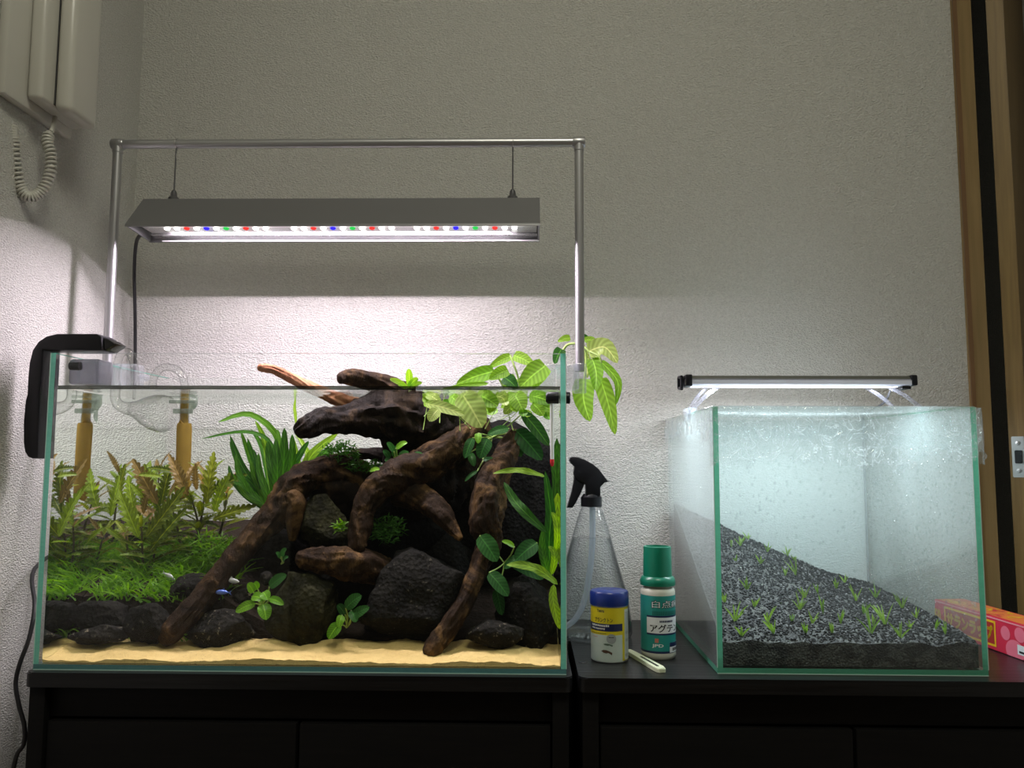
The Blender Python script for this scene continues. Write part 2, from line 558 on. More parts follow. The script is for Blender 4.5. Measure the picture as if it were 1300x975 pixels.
lathe('dowel_hole', [(0.0001, 0.0004), (0.0052, 0.0004), (0.0055, 0.0)], (h.x, h.y, 0.0), M['black_gloss'], c2, n=20, cap=False)

# ================================================================== aquarium glass
TX0, TX1, TY0, TY1, TH = -0.5578, 0.0422, 0.9162, 1.2162, 0.36
G = 0.006
M['rim_edge'] = thin_clear('ground_rim', (0.62, 0.68, 0.66), 0.06, 0.2)
def pane(name, x0, x1, y0, y1, z0, z1, mats, parent, edge_faces):
    """mats[0] clear sheet, mats[1] cut edge; edge_faces: indices bottom,top,front,right,back,left"""
    bm = bmesh.new()
    fs = bm_box(bm, x0, x1, y0, y1, z0, z1)
    for i in edge_faces: fs[i].material_index = 1
    return from_bm(name, bm, mats, parent)

def glass_tank(name, X0, X1, Y0, Y1, H, g, clear, edge, base_edge, label, cat, fogs):
    t = empty(name, ((X0 + X1) / 2, (Y0 + Y1) / 2, 0))
    tag(t, label, cat)
    pane('bottom_pane', X0, X1, Y0, Y1, 0.0005, g + 0.0005, [clear, base_edge], t, (2, 3, 5, 4))
    z0 = g + 0.0006
    pane('front_pane', X0 + g, X1 - g, Y0, Y0 + g, z0, H, [fogs[0], M['rim_edge']], t, (1,))
    pane('back_pane', X0 + g, X1 - g, Y1 - g, Y1, z0, H, [fogs[1], M['rim_edge']], t, (1,))
    pane('side_pane', X0, X0 + g, Y0, Y1, z0, H, [fogs[2], edge], t, (1, 2))
    pane('side_pane', X1 - g, X1, Y0, Y1, z0, H, [fogs[3], edge], t, (1, 2))
    # polished corner arrises that catch the light
    for x in (X0 - 0.0004, X1 - 0.0004):
        box('arris', x, x + 0.0008, Y0 - 0.0004, Y0 + 0.0004, z0, H, M['arris'], t)
    box('arris', X0, X1, Y0 - 0.0004, Y0 + 0.0004, 0.0002, 0.0012, M['arris'], t)
    return t
aq = glass_tank('aquarium', TX0, TX1, TY0, TY1, TH, G, M['glass'], M['glass_edge'], M['glass_base'],
                'large frameless planted glass aquarium with driftwood and yellow sand', 'aquarium', [M['glass']] * 4)

# ------------------------------------------------------------------ water
WL = at(380, 493, 0.9225).z
N = NT('water_surface')
nz = N.n('TexNoise', Vector=N.coord('Object', (1, 1, 1)), Scale=28.0, Detail=2.0)
bp = N.n('Bump', Strength=0.25, Distance=0.004, Height=nz.outputs[0])
fr = N.schlick(0.02)
tr = N.n('BsdfTransparent', Color=(0.97, 0.99, 0.97))
gs = N.n('BsdfGlossy', Color=(0.93, 0.96, 0.93), Roughness=0.03, Normal=bp.outputs[0])
mx = N.n('MixShader', i0=fr, i1=tr.outputs[0], i2=gs.outputs[0])
M['water_top'] = N.done(mx.outputs[0])
N = NT('water_body')
M['water_side'] = N.done(N.n('BsdfTransparent', Color=(0.985, 0.995, 0.98)).outputs[0])
N = NT('water_end')      # total reflection where the end wall is met at a flat angle
fr = N.n('Fresnel', IOR=1.33)
tr = N.n('BsdfTransparent', Color=(0.985, 0.995, 0.98))
gs = N.n('BsdfGlossy', Color=(0.92, 0.95, 0.92), Roughness=0.02)
mx = N.n('MixShader', i0=fr.outputs[0], i1=tr.outputs[0], i2=gs.outputs[0])
M['water_end'] = N.done(mx.outputs[0])
M['meniscus'] = thin_clear('meniscus', (0.10, 0.11, 0.09), 0.05)  # dark tint stands in for refraction along the water line
wx0, wx1, wy0, wy1, wz0 = TX0 + G + 0.0003, TX1 - G - 0.0003, TY0 + G + 0.0003, TY1 - G - 0.0003, G + 0.0012
bm = bmesh.new()
nx, ny = 60, 30
gv = [[bm.verts.new((wx0 + (wx1 - wx0) * i / nx, wy0 + (wy1 - wy0) * j / ny,
       WL + 0.0006 * noise.noise(Vector((i * 0.35, j * 0.35, 0))) * (1 if 0 < j < ny else 0))) for i in range(nx + 1)] for j in range(ny + 1)]
for j in range(ny):
    for i in range(nx):
        f = bm.faces.new((gv[j][i], gv[j][i+1], gv[j+1][i+1], gv[j+1][i])); f.material_index = 0; f.smooth = True
ring = [gv[0][i] for i in range(nx + 1)] + [gv[j][nx] for j in range(1, ny + 1)] + [gv[ny][i] for i in range(nx - 1, -1, -1)] + [gv[j][0] for j in range(ny - 1, 0, -1)]
low = [bm.verts.new((q.co.x, q.co.y, wz0)) for q in ring]
for i in range(len(ring)):
    k = (i + 1) % len(ring)
    f = bm.faces.new((ring[k], ring[i], low[i], low[k]))
    f.material_index = 2 if abs(ring[k].co.x - ring[i].co.x) < 1e-6 else 1
f = bm.faces.new(list(reversed(low))); f.material_index = 1
water = from_bm('aquarium_water', bm, [M['water_top'], M['water_side'], M['water_end']])
tag(water, 'clear water filling the large planted aquarium', 'water', kind='stuff')
def strip(name, y, s, x0, x1):
    prof = [(0.0, 0.0030), (0.0004, 0.0012), (0.0014, 0.0), (0.0010, -0.0012), (0.0, -0.0016)]
    v, f = [], []
    n = 40
    for i in range(n + 1):
        x = x0 + (x1 - x0) * i / n
        wv = 0.0005 * noise.noise(Vector((x * 30, y, 0)))
        for a, b in prof: v.append((x, y + s * a, WL + b + wv))
    for i in range(n):
        for k in range(4): f.append((i*5+k, (i+1)*5+k, (i+1)*5+k+1, i*5+k+1))
    return from_py(name, v, f, M['meniscus'], water, True)
strip('meniscus', wy0, 1, wx0, wx1)

# ================================================================== small tank
RX0, RX1, RY0, RY1, RH = 0.2118, 0.5118, 0.9275, 1.2265, 0.30
fog_front = thin_clear('damp_glass', (0.95, 0.98, 0.97), 0.04, 0.04, 0.06, (0.80, 0.92, 0.92), (9.0, (1, 1, 0.5), 0.2), zfade=(0.05, 0.2, 0.25))
fog_back = thin_clear('fogged_glass_back', (0.955, 0.985, 0.98), 0.04, 0.1, 0.24, (0.88, 0.94, 0.96), (6.0, (1, 1, 0.4), 0.7))
fog_side = thin_clear('fogged_glass_side', (0.94, 0.975, 0.97), 0.05, 0.12, 0.24, (0.86, 0.93, 0.94), (14.0, (1, 1, 0.2), 0.35), zfade=(0.02, 0.16, 0.35))
clear_low = thin_clear('low_glass', (0.9, 0.96, 0.94))
tk = glass_tank('glass_cube_tank', RX0, RX1, RY0, RY1, RH, 0.0062, clear_low, M['green_edge'], M['green_edge'],
                'small fogged glass cube tank with black soil and grass sprouts', 'tank', [fog_front, fog_back, fog_side, fog_side])
# ================================================================== lamp stand
SY = 1.07
zb = at(440, 182, SY).z
xl, xr = at(150, 182, SY).x, at(735, 182, SY).x
R = 0.0062
st = empty('lamp_stand', ((xl + xr) / 2, SY, TH))
tag(st, 'silver tubular lamp stand clamped on both sides of the large aquarium', 'stand')
tube('cross_bar', [(xl, SY, zb, R), (xr, SY, zb, R)], M['alu'], st, n=24, k=1)
for x in (xl, xr):
    s = 1 if x == xl else -1
    tube('upright', [(x, SY, TH - 0.004, R), (x, SY, zb - R * 0.8, R)], M['alu'], st, n=24, k=1)
    lathe('corner_joint', [(0.0001, -0.0085), (0.0070, -0.0085), (0.0076, -0.0075), (0.0076, 0.0075), (0.0070, 0.0085), (0.0001, 0.0085)], (x, SY, zb), M['alu'], st, n=24, axis=(1, 0, 0), cap=False)
    tube('joint_sleeve', [(x, SY, zb - 0.012, 0.0070), (x, SY, zb, 0.0070)], M['alu'], st, n=24, k=1)
    # clear acrylic clamp straddling the glass rim
    gx = TX0 if s == 1 else TX1
    cl = box('clamp', min(gx - s*0.024, gx - s*0.001), max(gx - s*0.024, gx - s*0.001), SY - 0.014, SY + 0.014, TH - 0.030, TH + 0.004, M['acrylic'], st, 0.002)
    box('clamp_jaw', min(gx + s*0.007, gx + s*0.030), max(gx + s*0.007, gx + s*0.030), SY - 0.014, SY + 0.014, TH - 0.026, TH + 0.004, M['acrylic'], cl, 0.002)
    box('clamp_bridge', min(gx - s*0.001, gx + s*0.007), max(gx - s*0.001, gx + s*0.007), SY - 0.014, SY + 0.014, TH + 0.0006, TH + 0.004, M['acrylic'], cl, 0.0008)
    box('tube_socket', x - 0.0085, x + 0.0085, SY - 0.0085, SY + 0.0085, TH - 0.034, TH + 0.006, M['acrylic'], cl, 0.002)
    lathe('clamp_screw', [(0.0001, 0), (0.0045, 0.0), (0.0045, 0.010), (0.0035, 0.012), (0.0001, 0.012)], (gx + s*0.030, SY, TH - 0.014), M['acrylic'], cl, n=16, axis=(s, 0, 0), cap=False)

# ================================================================== hanging LED lamp
LX0, LX1 = -0.5275, 0.0140
FY, BY = 1.010, 1.080
FZ, BZ = 0.5385, 0.5358
TY, TZ = 1.056, 0.5905
lam = empty('pendant_led_lamp', ((LX0 + LX1) / 2, 1.05, FZ))
tag(lam, 'long grey pendant LED lamp hanging over the large aquarium', 'lamp')
# shell: folded sheet, open below, with thickness
outer = [(FY, FZ), (FY + 0.0005, FZ + 0.003), (TY, TZ), (BY - 0.004, TZ), (BY, TZ - 0.004), (BY, BZ)]
inner = [(FY + 0.0022, FZ), (TY + 0.0005, TZ - 0.0022), (BY - 0.0022, TZ - 0.0024), (BY - 0.0022, BZ)]
sec = outer + list(reversed(inner))
bm = bmesh.new()
a = [bm.verts.new((LX0, y, z)) for y, z in sec]
b = [bm.verts.new((LX1, y, z)) for y, z in sec]
n = len(sec)
for i in range(n): bm.faces.new((a[i], a[(i+1) % n], b[(i+1) % n], b[i]))
bm.faces.new(a); bm.faces.new(list(reversed(b)))
from_bm('housing', bm, M['lamp_shell'], lam)
for x in (LX0 + 0.0004, LX1 - 0.0024):
    poly = [(FY + 0.002, FZ + 0.001), (TY, TZ - 0.001), (BY - 0.002, TZ - 0.001), (BY - 0.002, BZ + 0.001)]
    v = [(xx, y, z) for xx in (x, x + 0.002) for y, z in poly]
    f = [(0,1,2,3), (7,6,5,4)] + [(i, (i+1) % 4, 4 + (i+1) % 4, 4 + i) for i in range(4)]
    from_py('end_plate', v, f, M['lamp_shell'], lam)
# board that carries the diodes
LEDY, LEDZ = 1.046, 0.5465
box('led_board', LX0 + 0.004, LX1 - 0.004, LEDY - 0.020, BY - 0.003, LEDZ + 0.0022, LEDZ + 0.006, M['lamp_inner'], lam)
M['led_w'] = emit('led_white', (1.0, 0.97, 0.93), 6.0)
M['led_r'] = emit('led_red', (1.0, 0.05, 0.04), 1.1)
M['led_b'] = emit('led_blue', (0.03, 0.02, 1.0), 1.6)
M['led_g'] = emit('led_green', (0.04, 0.8, 0.12), 0.9)
led_me = {}
for kk in 'wrgb':
    bm = bmesh.new()
    bmesh.ops.create_uvsphere(bm, u_segments=10, v_segments=6, radius=0.0040)
    for q in bm.verts: q.co.z = min(q.co.z, 0.0006) * 0.75
    me = bpy.data.meshes.new('diode'); bm.to_mesh(me); bm.free()
    me.materials.append(M['led_' + kk]); led_me[kk] = me
pat = 'wwrwbwgwrww'
for m0, m1 in ((212, 337), (373, 497), (529, 653)):
    for i, kk in enumerate(pat):
        px = m0 + (m1 - m0) * i / 10
        o = bpy.data.objects.new('diode', led_me[kk])
        link(o, lam)
        o.location = Vector((at(px, 294, LEDY).x, LEDY, LEDZ)) - lam.location
cover = thin_clear('lamp_cover', (0.97, 0.97, 0.97), 0.05, 0.1, 0.05, (0.95, 0.95, 0.95))
bm = bmesh.new()
bm_box(bm, LX0 + 0.012, LX1 - 0.003, LEDY + 0.006, LEDY + 0.0085, LEDZ - 0.0075, LEDZ + 0.002)
bm_box(bm, LX0 + 0.012, LX1 - 0.003, LEDY + 0.0125, BY - 0.006, LEDZ - 0.006, LEDZ - 0.0045)
tag(from_bm('clear_cover', bm, cover, lam), kind='stuff')
box('back_lip', LX0 + 0.02, LX1 - 0.0005, BY - 0.006, BY - 0.0023, BZ + 0.0002, BZ + 0.0018, M['lamp_inner'], lam)
la = bpy.data.lights.new('lamp_light', 'AREA')
la.shape = 'RECTANGLE'; la.size = 0.455; la.size_y = 0.003
la.energy = MAIN_LAMP_W; la.color = (1.0, 0.86, 0.99)
lo = bpy.data.objects.new('lamp_light', la)
link(lo, lam)
lo.location = Vector(((at(212, 294, LEDY).x + at(653, 294, LEDY).x) / 2, LEDY, LEDZ - 0.0027)) - lam.location
M['gripper'] = plain('dark_steel', (0.16, 0.16, 0.17), 0.3, 0.8)
# suspension wires with grippers
for px in (223, 651):
    x = at(px, 215, SY).x
    wy = (TY + BY) / 2
    wr = tube('suspension_wire', [(x, wy, TZ, 0.0011), (x, SY - 0.001, zb - R, 0.0011)], M['gripper'], lam, n=8, k=1)
    lathe('wire_gripper', [(0.0001, 0), (0.0072, 0.0), (0.0072, 0.005), (0.0048, 0.007), (0.0040, 0.013), (0.0020, 0.016), (0.0001, 0.016)], (x, wy, TZ), M['gripper'], wr, n=18, cap=False)
    ring = [(x, SY + (R + 0.0008) * math.cos(q), zb + (R + 0.0008) * math.sin(q), 0.0006) for q in [2 * math.pi * i / 18 for i in range(19)]]
    tube('wire_loop', ring, M['steel'], wr, n=6, k=1)
    tube('wire_ferrule', [(x, SY - 0.001, zb - 0.022, 0.0012), (x, SY - 0.001, zb - 0.014, 0.0012)], M['steel'], wr, n=8, k=1)
# power cord of the lamp hanging behind the tank
cp = [at(180, 297, 1.10), at(173, 308, 1.14), at(170.5, 345, 1.18), at(171.5, 400, 1.205), at(171.5, 455, 1.226), at(170, 520, 1.227), at(166, 640, 1.2275)]
tube('power_cord', [(*q, 0.0026) for q in cp] + [(cp[-1].x, 1.2275, -0.5, 0.0026)], M['cable'], lam, n=8, k=6)

# ================================================================== small lamp on the right tank
QY = 1.06
qz0, qz1 = at(1000, 492, QY).z, at(1000, 478, QY).z
qx0, qx1 = at(862, 485, QY).x, at(1158, 485, QY).x
sl = empty('clip_on_led_lamp', ((qx0 + qx1) / 2, QY, qz0))
tag(sl, 'slim silver LED bar lamp on clear legs above the small tank', 'lamp')
M['alu_lit'] = plain('lit_satin_aluminium', (0.56, 0.56, 0.62), 0.45, 0.15)  # lit look of the front face put into a paler lavender tone
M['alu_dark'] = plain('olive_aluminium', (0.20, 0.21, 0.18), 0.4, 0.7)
hy = 0.016
sec = [(QY - hy, qz0 + 0.003), (QY - hy, qz0 + 0.0085), (QY - hy + 0.0016, qz0 + 0.0088), (QY - hy + 0.0016, qz0 + 0.0095), (QY - hy + 0.0005, qz0 + 0.0100), (QY - hy + 0.0060, qz1), (QY + hy - 0.004, qz1), (QY + hy, qz1 - 0.004), (QY + hy, qz0 + 0.003), (QY + hy - 0.003, qz0 + 0.001), (QY - hy + 0.003, qz0 + 0.001)]
bm = bmesh.new()
a = [bm.verts.new((qx0 + 0.014, y, z)) for y, z in sec]
b = [bm.verts.new((qx1 - 0.008, y, z)) for y, z in sec]
n = len(sec)
for i in range(n):
    f = bm.faces.new((a[i], a[(i+1) % n], b[(i+1) % n], b[i]))
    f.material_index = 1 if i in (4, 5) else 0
bm.faces.new(a); bm.faces.new(list(reversed(b)))
from_bm('lamp_body', bm, [M['alu_lit'], M['alu_dark']], sl)
box('end_cap', qx0 + 0.006, qx0 + 0.0145, QY - hy - 0.0006, QY + hy + 0.0006, qz0 + 0.0004, qz1 + 0.001, M['black_plastic'], sl, 0.0012)
box('end_cap', qx1 - 0.0085, qx1, QY - hy - 0.0006, QY + hy + 0.0006, qz0 + 0.0015, qz1 + 0.001, M['black_plastic'], sl, 0.002)
box('cap_foot', qx1 - 0.020, qx1 - 0.0085, QY - hy + 0.001, QY + hy, qz0 - 0.003, qz0 + 0.001, M['black_plastic'], sl, 0.0008)
# square loop bracket on the left end
lb = []
for (yy, zz) in ((-0.013, qz1 - 0.002), (0.006, qz1 - 0.001), (0.006, qz0 - 0.001), (-0.013, qz0 - 0.003)):
    lb.append((qx0 + 0.001, QY + yy, zz))
for i in range(4):
    p, q = lb[i], lb[(i+1) % 4]
    tube('bracket_bar', [(*p, 0.0022), (*q, 0.0022)], M['black_plastic'], sl, n=8, k=1)
box('bracket_plate', qx0 - 0.0008, qx0 + 0.0066, QY + 0.004, QY + 0.010, qz0 + 0.001, qz1 - 0.001, M['black_plastic'], sl, 0.0008)
box('led_strip', qx0 + 0.016, qx1 - 0.022, QY - 0.006, QY + 0.006, qz0 + 0.0002, qz0 + 0.0014, emit('small_led_strip', (0.86, 0.88, 1.0), 3.0), sl)
la = bpy.data.lights.new('small_lamp_light', 'AREA')
la.shape = 'RECTANGLE'; la.size = 0.25; la.size_y = 0.018
la.energy = SMALL_LAMP_W; la.color = (0.86, 0.93, 1.0)
lo = bpy.data.objects.new('small_lamp_light', la)
link(lo, sl)
lo.location = Vector(((qx0 + qx1) / 2, QY, qz0 - 0.0016)) - sl.location
M['leg_clear'] = thin_clear('clear_leg_acrylic', (0.93, 0.93, 0.97), 0.07, 0.06, 0.03, (0.8, 0.8, 0.95), rim=(0.45, 0.45, 0.55))
def leg(p0, p1, r=0.0026):
    tube('clear_leg', [(*p0, r), (*((p0 + p1) / 2 + Vector((0, 0, 0.003))), r), (*p1, r)], M['leg_clear'], sl, n=10, k=5)
leg(at(912, 491, QY - 0.012), Vector((RX0 + 0.001, QY - 0.014, RH + 0.003)))
leg(at(898, 491, QY + 0.012), Vector((RX0 + 0.001, QY + 0.014, RH + 0.003)))
leg(at(1128, 491, QY - 0.012), Vector((RX1 - 0.001, QY - 0.014, RH + 0.003)))
leg(at(1098, 491, QY + 0.012), Vector((RX1 - 0.020, QY + 0.016, RH + 0.003)))
for x in (RX0, RX1):
    s = 1 if x == RX0 else -1
    box('rim_clip', x - 0.006, x + 0.006, QY - 0.018, QY + 0.018, RH + 0.0012, RH + 0.006, M['acrylic'], sl, 0.001)
    ox = x - 0.006 if s == 1 else x + 0.0015
    box('clip_tab', ox, ox + 0.0045, QY - 0.018, QY + 0.018, RH - 0.010, RH + 0.002, M['acrylic'], sl, 0.001)
q0 = Vector((qx1 - 0.024, QY + 0.006, qz0 + 0.001))
tube('power_cord', [(*q0, 0.0015), (q0.x - 0.001, QY + 0.03, RH + 0.016, 0.0015), (q0.x - 0.003, QY + 0.08, RH + 0.006, 0.0015), (RX1 - 0.003, 1.2295, RH + 0.002, 0.0015), (RX1 - 0.0028, 1.2325, RH - 0.02, 0.0015), (RX1 - 0.0028, 1.2325, 0.10, 0.0015), (RX1 - 0.0028, 1.2325, -0.4, 0.0015)], M['cable'], sl, n=8, k=6)

# ================================================================== intercom telephone on the left wall
zp = at(60, 152, 0.98).z
ph = empty('intercom_phone', (LEFT_X, 0.98, zp))
tag(ph, 'ivory wall intercom telephone with handset and coiled cord', 'telephone')
box('wall_plate', LEFT_X, -0.618, 0.895, 1.035, zp - 0.004, zp + 0.26, M['phone'], ph, 0.004)
box('phone_body', -0.6178, -0.598, 0.932, 1.028, zp + 0.006, zp + 0.25, M['phone'], ph, 0.006, 4)
box('shadow_gap', -0.599, -0.5965, 0.958, 1.014, zp + 0.010, zp + 0.24, M['phone_dark'], ph)
bm = bmesh.new()
bm_box(bm, -0.5965, -0.574, 0.953, 1.018, zp, zp + 0.235)
bmesh.ops.bevel(bm, geom=bm.edges[:], offset=0.009, segments=5, affect='EDGES', profile=0.5)
smooth_by_angle(from_bm('handset', bm, M['phone'], ph), 60)
# coiled cord from the handset down and back up to the body
path = [at(70, 148, 0.985), at(67, 163, 0.975), at(60, 178, 0.968), at(65, 200, 0.968), at(62, 226, 0.966), at(50, 245, 0.962), at(36, 250, 0.955), at(25, 236, 0.95), at(20, 208, 0.945), at(17, 180, 0.94), at(15, 165, 0.937), at(18, 150, 0.94), at(20, 132, 0.945)]
fine = [Vector(q) for q in catmull([tuple(q) for q in path], 10)]
core = [(*q, 0.0028) for q in fine[:22]]
tube('cord_end', [(*q, 0.0030) for q in fine[:14]], M['phone'], ph, n=10, k=1)
tube('cord_end', [(*q, 0.0028) for q in fine[-22:]], M['phone'], ph, n=10, k=1)
helix = []
seg = fine[14:-16]
turns, per = 44, 12
prev = None
for i in range(turns * per + 1):
    t = i / (turns * per) * (len(seg) - 1)
    k = min(int(t), len(seg) - 2)
    c = seg[k].lerp(seg[k+1], t - k)
    d = (seg[k+1] - seg[k]).normalized()
    u = d.cross(Vector((0, 1, 0))) if prev is None else prev - d * prev.dot(d)
    u.normalize(); prev = u
    s = d.cross(u)
    an = 2 * math.pi * i / per
    env = min(1, i / per + 0.3, (turns * per - i) / per + 0.3)
    helix.append((*(c + (u * math.cos(an) + s * math.sin(an)) * 0.0056 * env), 0.0017))
tube('coiled_cord', helix, M['phone'], ph, n=6, k=1)

# ================================================================== loose cord on the left wall
lc = [at(48, 690, 1.10), at(44, 722, 1.0), at(44, 770, 0.95), at(37, 810, 0.935), at(25, 843, 0.93), at(20, 868, 0.93), at(24, 895, 0.93), at(31, 922, 0.93), at(30, 945, 0.93), at(18, 972, 0.93)]
lc = [Vector((max(q.x, LEFT_X + 0.004), q.y, q.z)) for q in lc]
q = lc[-1]
o = tube('power_cord', [(*p, 0.0024) for p in lc] + [(q.x - 0.006, q.y, q.z - 0.1, 0.0024), (q.x, q.y, FLOOR_Z + 0.003, 0.0024), (q.x + 0.02, q.y - 0.08, FLOOR_Z + 0.0026, 0.0024)], M['cable'], None, n=10, k=6)
tag(o, 'black power cord hanging down the left wall beside the cabinet', 'cord')
# ================================================================== aquascape materials
def sand_mat():
    N = NT('yellow_sand')
    co = N.coord()
    n1 = N.n('TexNoise', Vector=co, Scale=900.0, Detail=3.0)
    n2 = N.n('TexNoise', Vector=co, Scale=35.0, Detail=5.0)
    c = N.mixc(n2.outputs[0], (0.86, 0.66, 0.28), (0.66, 0.47, 0.17))
    c = N.mixc(N.ramp(n1.outputs[0], [(0.62, (0, 0, 0)), (0.72, (1, 1, 1))]), c, (0.24, 0.14, 0.06))
    h = N.math('ADD', n1.outputs[0], n2.outputs[0])
    bp = N.n('Bump', Strength=1.0, Distance=0.002, Height=h)
    p = N.n('BsdfPrincipled', Base_Color=c, Roughness=0.85, Normal=bp.outputs[0])
    p.inputs['Specular IOR Level'].default_value = 0.1
    return N.done(p.outputs[0])
def rock_mat(name, a, b, speck, amount=0.62):
    N = NT(name)
    co = N.coord()
    n1 = N.n('TexNoise', Vector=co, Scale=38.0, Detail=8.0, Roughness=0.65)
    n2 = N.n('TexNoise', Vector=co, Scale=150.0, Detail=6.0, Roughness=0.7)
    vo = N.n('TexVoronoi', Vector=co, Scale=190.0)
    c = N.mixc(N.ramp(n1.outputs[0], [(0.35, (0, 0, 0)), (0.65, (1, 1, 1))]), a, b)
    c = N.mixc(N.ramp(n2.outputs[0], [(amount, (0, 0, 0)), (amount + 0.1, (1, 1, 1))]), c, speck)
    h = N.math('ADD', n2.outputs[0], N.math('MULTIPLY', vo.outputs[0], 0.8))
    bp = N.n('Bump', Strength=0.9, Distance=0.003, Height=h)
    p = N.n('BsdfPrincipled', Base_Color=c, Roughness=0.8, Normal=bp.outputs[0])
    p.inputs['Specular IOR Level'].default_value = 0.08
    return N.done(p.outputs[0])
def drift_mat(name, a, b, c3):
    N = NT(name)
    co = N.coord('Object', (1, 1, 1))
    n1 = N.n('TexNoise', Vector=co, Scale=26.0, Detail=8.0, Roughness=0.65, Distortion=1.2)
    n2 = N.n('TexNoise', Vector=N.coord('Object', (120, 120, 28)), Scale=2.2, Detail=5.0, Distortion=0.8)
    c = N.ramp(n1.outputs[0], [(0.30, a), (0.50, b), (0.70, c3)])
    h = N.math('ADD', n1.outputs[0], N.math('MULTIPLY', n2.outputs[0], 0.8))
    bp = N.n('Bump', Strength=0.8, Distance=0.003, Height=h)
    p = N.n('BsdfPrincipled', Base_Color=c, Roughness=0.7, Normal=bp.outputs[0])
    p.inputs['Specular IOR Level'].default_value = 0.10
    return N.done(p.outputs[0])
M['sand'] = sand_mat()
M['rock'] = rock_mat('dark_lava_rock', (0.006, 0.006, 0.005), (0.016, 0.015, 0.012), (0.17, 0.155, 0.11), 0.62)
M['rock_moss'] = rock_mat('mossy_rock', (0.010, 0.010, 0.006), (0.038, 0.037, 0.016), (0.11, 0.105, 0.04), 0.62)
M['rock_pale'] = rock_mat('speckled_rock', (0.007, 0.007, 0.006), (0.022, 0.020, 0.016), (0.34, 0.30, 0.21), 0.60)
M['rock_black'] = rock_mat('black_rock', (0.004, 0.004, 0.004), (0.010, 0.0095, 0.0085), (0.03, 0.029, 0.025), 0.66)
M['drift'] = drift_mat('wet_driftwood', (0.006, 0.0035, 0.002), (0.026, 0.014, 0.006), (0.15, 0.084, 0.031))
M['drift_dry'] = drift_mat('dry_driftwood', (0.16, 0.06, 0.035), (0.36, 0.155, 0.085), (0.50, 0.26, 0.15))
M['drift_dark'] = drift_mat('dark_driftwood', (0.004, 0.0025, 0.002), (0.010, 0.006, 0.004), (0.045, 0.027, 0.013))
M['soil'] = plain('aqua_soil', (0.020, 0.015, 0.011), 0.9, spec=0.05, bump=(220.0, 0.9, 0.003))
M['hygro'] = leaf_mat('feather_leaf', (0.04, 0.085, 0.010), (0.25, 0.29, 0.022), 0.35)
M['hygro_brown'] = leaf_mat('feather_leaf_brown', (0.16, 0.12, 0.03), (0.30, 0.20, 0.07), 0.35)
M['hygro_lime'] = leaf_mat('feather_leaf_lime', (0.15, 0.25, 0.03), (0.30, 0.40, 0.05), 0.45)
M['fern'] = leaf_mat('fern_leaf', (0.020, 0.085, 0.018), (0.09, 0.24, 0.035), 0.45)
M['fern_mid'] = leaf_mat('fern_leaf_mid', (0.06, 0.20, 0.02), (0.16, 0.34, 0.04), 0.45)
M['fern_lime'] = leaf_mat('fern_leaf_lime', (0.16, 0.34, 0.03), (0.34, 0.52, 0.06), 0.45)
M['anubias'] = leaf_mat('anubias_leaf', (0.018, 0.075, 0.022), (0.05, 0.17, 0.035), 0.3, 0.3)
M['anubias_lime'] = leaf_mat('anubias_leaf_lime', (0.10, 0.30, 0.02), (0.22, 0.46, 0.04), 0.4, 0.3)
M['pothos'] = leaf_mat('pothos_leaf', (0.20, 0.42, 0.045), (0.36, 0.58, 0.10), 0.5, 0.3)
M['pothos_pale'] = leaf_mat('pothos_pale_leaf', (0.34, 0.48, 0.10), (0.56, 0.66, 0.24), 0.5, 0.3)
M['grass'] = leaf_mat('carpet_grass', (0.05, 0.16, 0.015), (0.24, 0.44, 0.06), 0.45)
M['moss'] = leaf_mat('moss_green', (0.03, 0.10, 0.015), (0.07, 0.19, 0.03), 0.35)
M['stem'] = plain('plant_stem', (0.07, 0.06, 0.025), 0.6)
M['stem_green'] = plain('green_stem', (0.30, 0.44, 0.10), 0.5)

# ================================================================== sand and planted substrate
def grid_stuff(name, x0, x1, y0, y1, fz, mat, nx, ny, zlow):
    v, f = [], []
    for j in range(ny + 1):
        for i in range(nx + 1):
            x, y = x0 + (x1 - x0) * i / nx, y0 + (y1 - y0) * j / ny
            v.append((x, y, fz(x, y)))
    for j in range(ny):
        for i in range(nx):
            k = j * (nx + 1) + i
            f.append((k, k + 1, k + nx + 2, k + nx + 1))
    n0 = len(v)
    per = [i for i in range(nx + 1)] + [j*(nx+1)+nx for j in range(1, ny+1)] + [ny*(nx+1)+i for i in range(nx-1, -1, -1)] + [j*(nx+1) for j in range(ny-1, 0, -1)]
    for i in per: v.append((v[i][0], v[i][1], zlow))
    m = len(per)
    for i in range(m):
        k = (i + 1) % m
        f.append((per[k], per[i], n0 + i, n0 + k))
    f.append(tuple(reversed(range(n0, n0 + m))))
    o = from_py(name, v, f, mat)
    return smooth_by_angle(o, 50)
def sand_z(x, y):
    t = (y - 0.923) / 0.28
    z = 0.0105 + 0.0052 * noise.noise(Vector((x * 14, y * 4, 1.0))) * (1 - 0.3*t)
    z += t * 0.030 + 0.006 * noise.noise(Vector((x * 18, y * 26, 4.0))) * min(1, t * 8) + 0.0017 * noise.noise(Vector((x * 60, y * 60, 7))) + 0.0010 * noise.noise(Vector((x * 160, y * 160, 9)))
    return max(z, 0.0075)
tag(grid_stuff('sand_bed', TX0 + G + 0.0005, TX1 - G - 0.0005, TY0 + G + 0.0006, TY1 - G - 0.001, sand_z, M['sand'], 300, 120, G + 0.0008),
    'bright yellow sand across the floor of the large aquarium', 'sand', kind='stuff')
def soil_z(x, y):
    u = max(0.0, (y - 0.992) / 0.21)
    s = min(1.0, max(0.0, (-0.30 - x) / 0.08))
    z = 0.022 + (0.040 if u > 0.02 else 0.0) * s + u ** 0.9 * (0.06 + 0.02 * s)
    return z + 0.005 * noise.noise(Vector((x * 25, y * 25, 2.0)))
